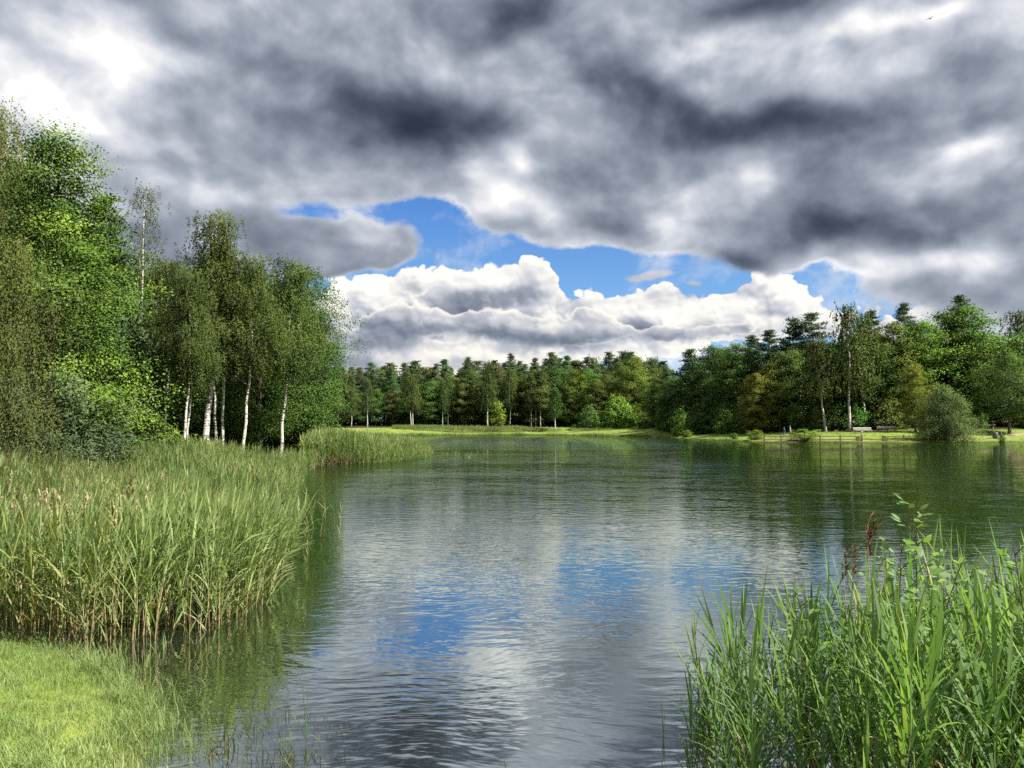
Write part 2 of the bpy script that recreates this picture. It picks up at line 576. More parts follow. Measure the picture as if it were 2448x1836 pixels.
def terrain(x, y, s=None):
    x, y = np.asarray(x, float), np.asarray(y, float)
    if s is None:
        s = lake_sd(x, y)
    land = 0.14 * np.clip(s / 0.7, 0, 1) + 1.45 * (1 - np.exp(-np.maximum(s, 0) / 24)) + lumps(x, y) * np.clip(s / 5, 0.12, 1) * (s > 0)
    ss = lambda v, a, b: (lambda t: t * t * (3 - 2 * t))(np.clip((v - a) / (b - a), 0, 1))
    land = land + 1.0 * ss(s, 2.5, 15) * ss(x, 56, 74) * (y > 90)
    land = land + (0.9 * ss(y, 150, 195) + 0.45 * ss(x, 26, 36) * (1 - ss(y, 150, 195)) * (1 - ss(x, 56, 74)) * (y > 90)) * ss(s, 2, 16)
    bed = -np.minimum(0.9, 0.16 * np.abs(s))
    land = land + 0.5 * np.exp(-(x ** 2 + (y + 1) ** 2) / 6.0)
    return np.where(s > 0, np.maximum(land, 0.02 + 0.2 * np.clip(s, 0, .2)), bed)


def tz(x, y):
    return float(terrain(np.array([x]), np.array([y]))[0])


def graded(lo, f0, f1, hi, fine, grow, cap, far):
    out = list(np.arange(f0, f1 + 1e-6, fine))
    st = fine
    v = f1
    while v < hi:
        st = min(st * grow, cap if v < far else 60)
        v += st
        out.append(v)
    st = fine
    v = f0
    pre = []
    while v > lo:
        st = min(st * grow, cap if abs(v) < far else 60)
        v -= st
        pre.append(v)
    return np.array(pre[::-1] + out)


gx = graded(-900, -8, 3.5, 900, 0.16, 1.09, 2.2, 130)
gy = graded(-120, 2.5, 11, 1500, 0.16, 1.09, 2.2, 262)
GX, GY = np.meshgrid(gx, gy)
GS = lake_sd(GX, GY)
GZ = terrain(GX, GY, GS)
nx, ny = len(gx), len(gy)
ii, jj = np.meshgrid(np.arange(nx - 1), np.arange(ny - 1))
q = (jj * nx + ii).ravel()
gm = MB()
gm.indexed(np.stack((GX, GY, GZ), -1).reshape(-1, 3), np.stack((q, q + 1, q + nx + 1, q + nx), -1))


def ground_material():
    m, nt, out = new_mat('ground_turf_and_soil')
    b = nt.node('ShaderNodeBsdfPrincipled')
    b.inputs['Roughness'].default_value = 0.95
    b.inputs['Specular IOR Level'].default_value = 0.15
    g = nt.node('ShaderNodeNewGeometry')
    p = S(nt, g.outputs['Position'])
    a = nt.node('ShaderNodeAttribute', attribute_name='soil')
    soil = S(nt, a.outputs['Fac'])
    n1 = nt.noise(p, 0.35, 5, 0.6)
    n2 = nt.noise(p, 7.0, 5, 0.65)
    turf = nt.ramp(n1 * 0.55 + n2 * 0.45, [(0.3, (0.06, 0.095, 0.016)), (0.5, (0.13, 0.19, 0.03)), (0.62, (0.21, 0.23, 0.05)), (0.75, (0.25, 0.21, 0.08))])
    litter = nt.ramp(n2, [(0.3, (0.018, 0.014, 0.009)), (0.55, (0.05, 0.036, 0.02)), (0.75, (0.07, 0.065, 0.025))])
    mud = nt.ramp(n2, [(0.3, (0.03, 0.022, 0.014)), (0.7, (0.085, 0.06, 0.035))])
    w = nt.node('ShaderNodeAttribute', attribute_name='wet')
    c = nt.mix(nt.smooth(soil + (n1 - 0.5) * 0.5, 0.4, 0.6), turf, litter)
    c = nt.mix(S(nt, w.outputs['Fac']), c, mud)
    nt.put(b.inputs['Base Color'], c)
    bump = nt.node('ShaderNodeBump')
    bump.inputs['Strength'].default_value = 0.6
    bump.inputs['Distance'].default_value = 0.05
    nt.put(bump.inputs['Height'], n2)
    nt.t.links.new(bump.outputs[0], b.inputs['Normal'])
    nt.t.links.new(b.outputs[0], out.inputs[0])
    return m


me = gm.mesh('ground', [ground_material()], True)
soil = np.clip((GS - 9) / 14, 0, 1)
left = (GX < -6) & (GY > 30) & (GY < 150)
soil = np.where(left, np.clip((GS - 2.5) / 4, 0, 1), soil)
near = (GY < 25)
soil = np.where(near, 0.0, soil)
at = me.attributes.new('soil', 'FLOAT', 'POINT')
at.data.foreach_set('value', soil.ravel().astype(np.float32))
at = me.attributes.new('wet', 'FLOAT', 'POINT')
at.data.foreach_set('value', np.clip(1 - (GS + 0.05) / 0.35, 0, 1).ravel().astype(np.float32))
ground = link_mesh('ground', me)
tag(ground, 'grassy lake shore and woodland floor around the pond', kind='structure')


def water_material():
    m, nt, out = new_mat('lake_water')
    g = nt.node('ShaderNodeNewGeometry')
    p = S(nt, g.outputs['Position'])
    x, y, _ = nt.sep(p)
    # sheltered water near the reeds and the bank is calm, the open lake is ruffled
    r = nt.vmath('LENGTH', nt.vmath('SUBTRACT', p, (-3.0, 4.0, 0)), out=1)
    open_ = nt.smooth(r, 5.0, 26.0)
    gust = nt.noise(nt.mapping(p, scale=(0.05, 0.11, 1)), 1.0, 3, 0.55)
    gust = nt.smooth(gust, 0.30, 0.68)
    lee = nt.smooth(x, 6.0, 42.0)
    far = nt.smooth(y, 74.0, 115.0) * (1.0 - lee * 0.75)
    mid = nt.smooth(r, 15.0, 40.0)
    amp = 0.018 + mid * (0.05 + gust * 0.12) + far * 0.26
    wob = nt.vmath('ADD', p, nt.vmath('MULTIPLY', nt.vmath('SUBTRACT', nt.noise(p, 0.35, 2, 0.5, out=1), (0.5, 0.5, 0.5)), (1.6, 1.6, 0)))
    w1 = nt.noise(nt.mapping(wob, (0, 0, 0), (0, 0, math.radians(-14)), (0.8, 2.5, 1)), 1.0, 3, 0.5, dim='2D')
    w2 = nt.noise(nt.mapping(wob, (3, 1, 0), (0, 0, math.radians(22)), (1.3, 4.2, 1)), 1.0, 2, 0.5, dim='2D')
    w3 = nt.noise(nt.mapping(p, (7, 2, 0), (0, 0, math.radians(-6)), (0.16, 0.5, 1)), 1.0, 2, 0.5, dim='2D')
    n1 = nt.noise(nt.mapping(wob, (0, 0, 0), (0, 0, math.radians(38)), (2.6, 5.0, 1)), 1.0, 2, 0.45, dim='2D')
    n2 = nt.noise(nt.mapping(wob, (4, 2, 0), (0, 0, math.radians(-30)), (2.2, 6.5, 1)), 1.0, 2, 0.45, dim='2D')
    h = (n1 * 0.0042 + n2 * 0.0026) + (w1 * 0.13 + w2 * 0.07) * amp + w3 * 0.006
    bump = nt.node('ShaderNodeBump')
    bump.inputs['Strength'].default_value = 1.0
    bump.inputs['Distance'].default_value = 1.0
    nt.put(bump.inputs['Height'], h)
    dif = nt.node('ShaderNodeBsdfDiffuse')
    shal = nt.noise(p, 0.5, 4, 0.6)
    nt.put(dif.inputs['Color'], nt.mix(nt.smooth(r, 2.0, 13.0), nt.mix(shal, (0.011, 0.015, 0.009), (0.020, 0.022, 0.015)), (0.009, 0.018, 0.005)))
    gl = nt.node('ShaderNodeBsdfGlossy')
    gl.inputs['Roughness'].default_value = 0.02
    gl.inputs['Color'].default_value = (0.95, 1, 0.96, 1)
    fr = nt.node('ShaderNodeFresnel')
    fr.inputs['IOR'].default_value = 12.0
    for n in (dif, gl, fr):
        nt.t.links.new(bump.outputs[0], n.inputs['Normal'])
    mx = nt.node('ShaderNodeMixShader')
    nt.t.links.new(fr.outputs[0], mx.inputs[0])
    nt.t.links.new(dif.outputs[0], mx.inputs[1])
    nt.t.links.new(gl.outputs[0], mx.inputs[2])
    nt.t.links.new(mx.outputs[0], out.inputs[0])
    return m


wm = MB()
wx = np.linspace(-60, 140, 41)
wy = np.linspace(-5, 240, 50)
WX, WY = np.meshgrid(wx, wy)
ii, jj = np.meshgrid(np.arange(40), np.arange(49))
q = (jj * 41 + ii).ravel()
wm.indexed(np.stack((WX, WY, np.zeros_like(WX)), -1).reshape(-1, 3), np.stack((q, q + 1, q + 42, q + 41), -1))
water = link_mesh('water', wm.mesh('water', [water_material()], True))
tag(water, 'rippled pond water mirroring the clouds', kind='structure')


# sandy path on the far right bank
def sheet(name, pts, width, mat, lift=0.02):
    pts = np.array(pts, float)
    t = np.linspace(0, 1, 60)
    seg = np.linspace(0, 1, len(pts))
    X = np.interp(t, seg, pts[:, 0]); Y = np.interp(t, seg, pts[:, 1]); Wd = np.interp(t, seg, np.broadcast_to(width, (len(pts),)))
    tx, ty = np.gradient(X), np.gradient(Y)
    L = np.hypot(tx, ty); nx_, ny_ = -ty / L, tx / L
    k = np.linspace(-0.5, 0.5, 7)
    VX = X[:, None] + nx_[:, None] * Wd[:, None] * k; VY = Y[:, None] + ny_[:, None] * Wd[:, None] * k
    # sample the ground sheet itself so that the path lies on it
    VZ = np.zeros_like(VX)
    for a in np.ndindex(VX.shape):
        VZ[a] = ground_z(VX[a], VY[a]) + lift
    q = (np.arange(59)[:, None] * 7 + np.arange(6)[None]).ravel()
    m = MB()
    m.indexed(np.stack((VX, VY, VZ), -1).reshape(-1, 3), np.stack((q, q + 1, q + 8, q + 7), -1))
    return m.mesh(name, [mat], True)


def ground_z(x, y):
    i = min(max(np.searchsorted(gx, x) - 1, 0), nx - 2)
    j = min(max(np.searchsorted(gy, y) - 1, 0), ny - 2)
    u = (x - gx[i]) / (gx[i + 1] - gx[i]); v = (y - gy[j]) / (gy[j + 1] - gy[j])
    z = GZ
    return float((z[j, i] * (1 - u) + z[j, i + 1] * u) * (1 - v) + (z[j + 1, i] * (1 - u) + z[j + 1, i + 1] * u) * v)


def flat_mat(name, stops, scale=4.0, rough=0.9, spec=0.2, detail=5, bump=0.0):
    m, nt, out = new_mat(name)
    b = nt.node('ShaderNodeBsdfPrincipled')
    b.inputs['Roughness'].default_value = rough
    b.inputs['Specular IOR Level'].default_value = spec
    tcn = nt.node('ShaderNodeTexCoord')
    n = nt.noise(S(nt, tcn.outputs['Object']), scale, detail, 0.6)
    nt.put(b.inputs['Base Color'], nt.ramp(n, stops))
    if bump:
        bn = nt.node('ShaderNodeBump')
        bn.inputs['Strength'].default_value = bump
        bn.inputs['Distance'].default_value = 0.02
        nt.put(bn.inputs['Height'], n)
        nt.t.links.new(bn.outputs[0], b.inputs['Normal'])
    nt.t.links.new(b.outputs[0], out.inputs[0])
    return m


M_SAND = flat_mat('path_sand', [(0.3, (0.17, 0.135, 0.085)), (0.7, (0.32, 0.26, 0.17))], 1.5)
path = link_mesh('path', sheet('path', [(66, 126.5), (72, 128.5), (79, 131), (88, 136), (104, 140)], [0.8, 1.0, 1.2, 1.8, 2.4], M_SAND))
tag(path, 'pale sandy footpath climbing the far bank', kind='structure')
# ------------------------------------------------------------------ plant materials
def leaf_material(name, c_dark, c_mid, c_light, trans=0.42, gloss=0.015, rough=0.6, patch=0.35, soft=True):
    """Leaf colour: each leaf has its own tint, clumps differ a little, and every plant carries its own hue (object colour)."""
    m, nt, out = new_mat(name)
    m.cycles.use_bump_map_correction = False
    a = nt.node('ShaderNodeAttribute', attribute_name='tint')
    oi = nt.node('ShaderNodeObjectInfo')
    tcn = nt.node('ShaderNodeTexCoord')
    n = nt.noise(S(nt, tcn.outputs['Object']), 0.9, 3, 0.6)
    f = S(nt, a.outputs['Fac']) + (n - 0.5) * patch
    c = nt.ramp(f, [(0.1, c_dark), (0.5, c_mid), (0.9, c_light)])
    c = nt.mix(1.0, c, S(nt, oi.outputs['Color']), 'MULTIPLY')
    # leaves shade with the rounded clump they belong to as well as with their own tilt
    so = nt.node('ShaderNodeAttribute', attribute_name='soft')
    vt = nt.node('ShaderNodeVectorTransform', vector_type='NORMAL', convert_from='OBJECT', convert_to='WORLD')
    nt.t.links.new(so.outputs['Vector'], vt.inputs[0])
    ge = nt.node('ShaderNodeNewGeometry')
    nn = nt.vmath('NORMALIZE', nt.vmath('ADD', S(nt, ge.outputs['Normal']), nt.vmath('MULTIPLY', S(nt, vt.outputs[0]), (2.2, 2.2, 2.2))))
    d = nt.node('ShaderNodeBsdfDiffuse')
    t = nt.node('ShaderNodeBsdfTranslucent')
    g = nt.node('ShaderNodeBsdfGlossy')
    g.inputs['Roughness'].default_value = rough
    g.inputs['Color'].default_value = (1, 1, 1, 1)
    if soft:
        nt.put(d.inputs['Normal'], nn)
        nt.put(t.inputs['Normal'], nn)
    nt.put(d.inputs['Color'], c)
    nt.put(t.inputs['Color'], nt.mix(1.0, c, (1.15, 1.25, 0.55), 'MULTIPLY'))
    m1 = nt.node('ShaderNodeMixShader'); m1.inputs[0].default_value = trans
    m2 = nt.node('ShaderNodeMixShader'); m2.inputs[0].default_value = gloss
    L = nt.t.links.new
    L(d.outputs[0], m1.inputs[1]); L(t.outputs[0], m1.inputs[2])
    L(m1.outputs[0], m2.inputs[1]); L(g.outputs[0], m2.inputs[2])
    L(m2.outputs[0], out.inputs[0])
    return m


M_BIRCHLEAF = leaf_material('leaves_birch', (0.05, 0.074, 0.019), (0.095, 0.132, 0.030), (0.165, 0.195, 0.052))
M_OAKLEAF = leaf_material('leaves_broad', (0.05, 0.085, 0.018), (0.106, 0.16, 0.030), (0.195, 0.245, 0.052))
M_PINELEAF = leaf_material('needles_pine', (0.03, 0.056, 0.026), (0.062, 0.10, 0.042), (0.115, 0.15, 0.065), trans=0.25)
M_WILLOWLEAF = leaf_material('leaves_willow', (0.05, 0.075, 0.04), (0.10, 0.145, 0.065), (0.19, 0.24, 0.13), gloss=0.02)


def birch_bark():
    m, nt, out = new_mat('bark_birch')
    b = nt.node('ShaderNodeBsdfPrincipled')
    b.inputs['Roughness'].default_value = 0.7
    tcn = nt.node('ShaderNodeTexCoord')
    o = S(nt, tcn.outputs['Object'])
    bands = nt.noise(nt.mapping(o, scale=(3.5, 3.5, 4.5)), 1.0, 4, 0.7)
    thin = nt.noise(nt.mapping(o, scale=(2.5, 2.5, 16)), 1.0, 3, 0.6)
    k = nt.smooth(bands * 0.55 + thin * 0.45, 0.49, 0.57)
    _, _, z = nt.sep(o)
    foot = nt.smooth(z + (bands - 0.5) * 2.0, 1.6, 0.2)
    c = nt.mix(k, nt.mix(bands, (0.42, 0.38, 0.32), (0.66, 0.63, 0.57)), (0.035, 0.03, 0.026))
    c = nt.mix(foot * 0.75, c, (0.10, 0.07, 0.045))
    nt.put(b.inputs['Base Color'], c)
    nt.t.links.new(b.outputs[0], out.inputs[0])
    return m


M_BIRCHBARK = birch_bark()
M_BARK = flat_mat('bark_brown', [(0.3, (0.025, 0.02, 0.015)), (0.7, (0.085, 0.068, 0.05))], 3.0)
M_PINEBARK = flat_mat('bark_pine', [(0.3, (0.06, 0.04, 0.028)), (0.7, (0.19, 0.115, 0.07))], 2.0)
M_TWIG = flat_mat('birch_twigs', [(0.3, (0.045, 0.032, 0.024)), (0.7, (0.12, 0.095, 0.075))], 3.0)
M_GREYBARK = flat_mat('bark_grey', [(0.3, (0.06, 0.055, 0.045)), (0.7, (0.16, 0.145, 0.12))], 2.0)


# ------------------------------------------------------------------ plant shapes
def unit(v):
    return v / (np.linalg.norm(v, axis=-1, keepdims=True) + 1e-9)


def leaf_quads(C, Nrm, L, Wd, rng, axis=None):
    """Pointed leaves (kite quads) centred on C with normal near Nrm."""
    n = len(C)
    r = unit(rng.normal(size=(n, 3))) if axis is None else axis
    a = unit(r - (r * Nrm).sum(1, keepdims=True) * Nrm)
    b = np.cross(Nrm, a)
    L = np.broadcast_to(L, (n,))[:, None]
    Wd = np.broadcast_to(Wd, (n,))[:, None]
    bend = Nrm * L * 0.12
    return np.stack((C - a * L * 0.5, C - b * Wd * 0.5 + bend, C + a * L * 0.5, C + b * Wd * 0.5 + bend), 1)


def bez(a, b, c, n=6):
    t = np.linspace(0, 1, n)[:, None]
    return (1 - t) ** 2 * a + 2 * t * (1 - t) * b + t * t * c


def trunk_path(H, rng, wob=0.25, n=9, lean=(0, 0), kink=0.0):
    z = np.linspace(0, 1, n)
    x = lean[0] * H * z + np.cumsum(rng.normal(0, wob / n, n)) * 1.6
    y = lean[1] * H * z + np.cumsum(rng.normal(0, wob / n, n)) * 1.6
    x -= x[0]; y -= y[0]
    if kink:
        x += kink * np.exp(-((z - 0.14) / 0.07) ** 2) * -1
    return np.stack((x, y, z * H), 1)


def on_trunk(T, h):
    return np.array([np.interp(h, T[:, 2], T[:, 0]), np.interp(h, T[:, 2], T[:, 1]), h])


def tree(kind, seed, H, base, R, limbs, prof, rise=0.35, subs=6, per=30, rc=0.5, flat=0.7, leaf=0.16, wid=0.6, r0=0.22,
         wob=0.3, lean=(0, 0), kink=0.0, hang=0.0, strands=0, bark=None, leafmat=None, mode='leaf', upn=0.6, fork=None, low_twigs=0, start=0.3, top_twig=True):
    """One prototype: (trunk mesh, crown mesh). base = bare share of the trunk, prof(t) = crown radius along the crown."""
    rng = np.random.default_rng(seed)
    tb, cb = MB(), MB()
    T = trunk_path(H * 0.96, rng, wob, 11, lean, kink)
    zz = np.linspace(0, 1, 11)
    tb.tube(T, r0 * (1 - zz) ** 0.8 + 0.015 + r0 * 0.5 * np.exp(-zz * 22), 7, 0)
    trunks = [T]
    if fork:
        for (ang, spread, f0) in fork:
            p0 = on_trunk(T, H * f0)
            e = np.array([math.cos(ang) * spread, math.sin(ang) * spread, H * 0.9])
            B = bez(p0, p0 + np.array([math.cos(ang) * spread * 0.7, math.sin(ang) * spread * 0.7, H * 0.18]), e, 8)
            tb.tube(B, np.linspace(r0 * 0.7, 0.02, 8), 6, 0)
            trunks.append(B)
    clusters, outs, tints = [], [], []
    for i in range(limbs):
        t = (i + rng.uniform(0.1, 0.9)) / limbs
        h = H * (base + (1 - base) * t * 0.985)
        az = i * 2.39996 + rng.uniform(-0.5, 0.5)
        L = R * prof(t) * rng.uniform(0.72, 1.12)
        Tk = trunks[i % len(trunks)]
        hb = max(h - L * rise, H * base * 0.75, Tk[0, 2])
        p0 = on_trunk(Tk, hb)
        tip = on_trunk(Tk, min(h, Tk[-1, 2])) + np.array([math.cos(az) * L, math.sin(az) * L, 0])
        tip[2] = h - hang * L
        mid = (p0 + tip) / 2 + np.array([0, 0, L * (0.12 + hang * 0.7)]) + rng.normal(0, 0.08 * L, 3)
        B = bez(p0, mid, tip, 6)
        rr = max(0.018, r0 * 0.34 * (L / R) * (1 - t * 0.5))
        tb.tube(B, np.linspace(rr, 0.008, 6), 4, 1)
        lt = rng.normal(0, 0.10)
        for k in range(max(2, int(subs * (0.4 + 0.6 * L / R)))):
            s = rng.uniform(start, 1.0) ** 0.8
            c = B[0] * (1 - s) ** 2 + 2 * s * (1 - s) * mid + s * s * tip
            off = rng.normal(0, 1, 3) * np.array([1, 1, flat]) * L * 0.14 * (0.5 + s)
            clusters.append(c + off)
            outs.append(unit((c + off - on_trunk(Tk, min(c[2], Tk[-1, 2])))[None])[0])
            tints.append(0.5 + lt + rng.normal(0, 0.12))
    if top_twig:
        for Tk in trunks:
            for k in range(4):
                clusters.append(Tk[-1] + np.array([rng.normal(0, 0.15), rng.normal(0, 0.15), -0.5 + 0.28 * k]) * rc)
                outs.append(np.array([0, 0, 1.0])); tints.append(0.55)
    soft = []
    C = np.array(clusters); O = np.array(outs); K = np.array(tints)
    if mode == 'leaf':
        m = per
        ctr = np.repeat(C, m, 0) + rng.normal(0, 1, (len(C) * m, 3)) * np.array([1, 1, flat]) * rc * 0.55 * np.repeat(rng.uniform(0.7, 1.25, len(C)), m)[:, None]
        nr = unit(np.repeat(O, m, 0) * 0.45 + np.array([0, 0, upn]) + rng.normal(0, 0.55, (len(C) * m, 3)))
        sz = leaf * rng.uniform(0.6, 1.25, len(ctr))
        soft.append(unit(np.repeat(O, m, 0) * 0.7 + (ctr - np.repeat(C, m, 0)) / rc + np.array([0, 0, 0.45])))
        cb.polys(leaf_quads(ctr, nr, sz, sz * wid, rng), 0, np.repeat(K, m) + rng.normal(0, 0.08, len(ctr)))
    elif mode == 'weep':
        # drooping strings of small leaves below every twig
        for c, o, k in zip(C, O, K):
            for s in range(strands):
                st = c + rng.normal(0, 1, 3) * np.array([1, 1, 0.6]) * rc * 0.6
                ln = rng.uniform(0.35, 1.25) * rc * 1.5
                nl = max(4, int(per * ln / (rc * 1.4) / strands))
                tt = np.sort(rng.uniform(0, 1, nl))
                drift = rng.normal(0, 0.16, 2) + o[:2] * 0.18
                pts = st + np.stack((drift[0] * tt * ln, drift[1] * tt * ln, -tt ** 1.15 * ln), 1) + rng.normal(0, 0.05, (nl, 3))
                nr = unit(rng.normal(0, 1, (nl, 3)) + np.array([0, 0, 0.35]))
                ax = unit(np.array([0, 0, -1.0]) + rng.normal(0, 0.45, (nl, 3)))
                sz = leaf * rng.uniform(0.6, 1.25, nl)
                soft.append(unit(o * 0.8 + (pts - c) * np.array([1, 1, 0.6]) / rc + np.array([0, 0, 0.55])))
                cb.polys(leaf_quads(pts, nr, sz, sz * wid, rng, ax), 0, k + rng.normal(0, 0.08, nl))
    elif mode == 'needle':
        m = per
        ctr = np.repeat(C, m, 0)
        dirs = unit(rng.normal(0, 1, (len(ctr), 3)) * np.array([1, 1, 0.55]) + np.array([0, 0, 0.55]))
        p = ctr + rng.normal(0, 1, (len(ctr), 3)) * np.array([1, 1, flat * 0.5]) * rc * 0.45
        side = unit(np.cross(dirs, rng.normal(0, 1, (len(ctr), 3))))
        nr = np.cross(dirs, side)
        sz = leaf * rng.uniform(0.7, 1.25, len(ctr))
        soft.append(unit(np.repeat(O, m, 0) * 0.6 + dirs * 0.8 + np.array([0, 0, 0.4])))
        cb.polys(leaf_quads(p + dirs * sz[:, None] * 0.5, nr, sz, sz * wid, rng, dirs), 0, np.repeat(K, m) + rng.normal(0, 0.12, len(ctr)))
    cm = cb.mesh(kind + '_crown', [leafmat], False)
    sa = cm.attributes.new('soft', 'FLOAT_VECTOR', 'FACE')
    sa.data.foreach_set('vector', np.concatenate(soft).astype(np.float32).ravel())
    return tb.mesh(kind + '_trunk', [bark, M_TWIG if bark is M_BIRCHBARK else bark], True), cm, H


def p_round(t): return math.sqrt(max(0.02, 1 - (2 * t - 0.85) ** 2 * 0.8))
def p_oval(t): return math.sin(math.pi * (0.12 + 0.83 * t)) ** 0.7
def p_cone(t): return 0.12 + 0.95 * (1 - t) ** 0.8
def p_soft(t): return 0.16 + 0.86 * (1 - t) ** 0.62 * (0.85 + 0.15 * math.sin(t * 17))
def p_birch(t): return (0.55 + 0.45 * math.sin(math.pi * min(1, t * 1.2))) * (1 - t) ** 0.55 + 0.1
def p_pine(t): return min(1.0, 0.55 + 2.0 * t) * (1 - t) ** 0.65 + 0.06
def p_bush(t): return math.sqrt(max(0.02, 1 - t ** 2.8)) * 0.95 + 0.05


PROTO = {}


def add_proto(name, **kw):
    PROTO[name] = tree(name, **kw)


BB = dict(bark=M_BIRCHBARK, leafmat=M_BIRCHLEAF)
# near woodland on the left (30 to 70 m away)
add_proto('weeping_birch', seed=3, H=16, base=0.16, R=4.6, limbs=34, prof=p_birch, rise=0.9, subs=13, per=190, rc=0.95, leaf=0.105, wid=0.62, r0=0.2, hang=0.15, strands=9, mode='weep', **BB)
add_proto('slim_birch', seed=5, H=17, base=0.45, R=2.7, limbs=30, prof=p_birch, rise=0.9, subs=11, per=190, rc=0.75, leaf=0.11, wid=0.62, r0=0.17, kink=0.28, hang=0.12, strands=6, mode='weep', **BB)
add_proto('slender_birch', seed=8, H=15, base=0.5, R=2.3, limbs=28, prof=p_birch, rise=1.0, subs=11, per=170, rc=0.7, leaf=0.11, wid=0.62, r0=0.088, wob=0.5, hang=0.1, strands=6, mode='weep', **BB)
add_proto('open_birch', seed=13, H=21, base=0.5, R=2.7, limbs=30, prof=p_birch, rise=1.1, subs=7, per=80, rc=0.75, leaf=0.115, wid=0.6, r0=0.09, hang=0.25, strands=5, mode='weep', **BB)
add_proto('leaning_birch', seed=21, H=14, base=0.5, R=2.6, limbs=27, prof=p_birch, rise=0.9, subs=11, per=170, rc=0.75, leaf=0.12, wid=0.62, r0=0.09, lean=(0.05, 0), hang=0.1, strands=6, mode='weep', **BB)
add_proto('maple', seed=31, H=17, base=0.17, R=5.4, limbs=50, prof=p_soft, rise=0.4, subs=12, per=150, rc=1.05, flat=0.5, leaf=0.135, wid=0.8, r0=0.26, upn=1.1, bark=M_BARK, leafmat=M_OAKLEAF)
add_proto('oak', seed=34, H=14, base=0.12, R=4.4, limbs=46, prof=p_round, rise=0.45, subs=10, per=90, rc=0.85, flat=0.6, leaf=0.14, wid=0.75, r0=0.25, bark=M_BARK, leafmat=M_OAKLEAF)
add_proto('dark_oak', seed=37, H=14, base=0.1, R=4.8, limbs=44, prof=p_oval, rise=0.5, subs=10, per=140, rc=1.0, flat=0.6, leaf=0.15, wid=0.75, r0=0.25, bark=M_BARK, leafmat=M_OAKLEAF)
add_proto('willow_shrub', seed=41, H=4, base=0.02, R=2.6, limbs=34, prof=p_bush, rise=0.8, subs=10, per=46, rc=0.42, flat=0.8, leaf=0.17, wid=0.3, r0=0.07, bark=M_BARK, leafmat=M_WILLOWLEAF)
add_proto('leafy_shrub', seed=43, H=2.6, base=0.02, R=1.5, limbs=22, prof=p_oval, rise=0.9, subs=8, per=34, rc=0.3, flat=0.8, leaf=0.15, wid=0.6, r0=0.04, bark=M_BARK, leafmat=M_OAKLEAF)
# woods across the water (120 to 260 m away)
FP = dict(bark=M_PINEBARK, leafmat=M_PINELEAF, mode='needle')
for k, (sd_, b_, R_, H_) in enumerate(((51, 0.5, 2.9, 19), (52, 0.42, 3.2, 18), (53, 0.56, 2.5, 20))):
    add_proto('tall_pine%d' % k, seed=sd_, H=H_, base=b_, R=R_, limbs=38, prof=p_pine, rise=0.3, subs=9, per=30, rc=0.62, flat=0.6, leaf=0.36, wid=0.26, r0=0.2, wob=0.5, **FP)
add_proto('young_pine', seed=55, H=14, base=0.16, R=3.0, limbs=44, prof=p_cone, rise=0.25, subs=9, per=22, rc=0.62, flat=0.5, leaf=0.46, wid=0.26, r0=0.18, wob=0.3, **FP)
for k, (sd_, pr_) in enumerate(((61, p_round), (62, p_oval), (63, p_round))):
    add_proto('broad_tree%d' % k, seed=sd_, H=15, base=0.1, R=4.8, limbs=40, prof=pr_, rise=0.4, subs=9, per=80, rc=1.05, flat=0.5, leaf=0.235, wid=0.75, r0=0.26, upn=0.9, bark=M_BARK, leafmat=M_OAKLEAF)
for k, sd_ in enumerate((71, 72)):
    add_proto('far_birch%d' % k, seed=sd_, H=16, base=0.38, R=2.5, limbs=32, prof=p_birch, rise=0.9, subs=8, per=56, rc=0.9, leaf=0.26, wid=0.6, r0=0.15, wob=0.9, hang=0.15, strands=4, mode='weep', **BB)
add_proto('far_leaning_birch', seed=75, H=15, base=0.42, R=2.6, limbs=32, prof=p_birch, rise=0.9, subs=8, per=56, rc=0.9, leaf=0.26, wid=0.6, r0=0.14, wob=0.9, lean=(-0.12, 0), hang=0.15, strands=4, mode='weep', **BB)
add_proto('round_shrub', seed=81, H=5, base=0.02, R=3.0, limbs=34, prof=p_bush, rise=0.7, subs=10, per=26, rc=0.6, flat=0.7, leaf=0.3, wid=0.6, r0=0.08, bark=M_BARK, leafmat=M_OAKLEAF)
add_proto('big_willow_bush', seed=84, H=7.6, base=0.0, R=4.7, limbs=60, prof=p_bush, rise=0.75, subs=13, per=64, rc=0.75, flat=0.75, leaf=0.24, wid=0.36, r0=0.12, bark=M_BARK, leafmat=M_WILLOWLEAF)
add_proto('forked_tree', seed=88, H=13, base=0.28, R=5.4, limbs=54, prof=p_round, rise=0.5, subs=10, per=60, rc=1.0, flat=0.55, leaf=0.22, wid=0.7, r0=0.24, fork=((0.4, 2.4, 0.13), (3.4, 2.2, 0.15)), bark=M_GREYBARK, leafmat=M_OAKLEAF)
add_proto('sapling', seed=91, H=5, base=0.2, R=1.3, limbs=20, prof=p_oval, rise=0.6, subs=6, per=24, rc=0.42, flat=0.7, leaf=0.22, wid=0.6, r0=0.05, bark=M_BARK, leafmat=M_OAKLEAF)

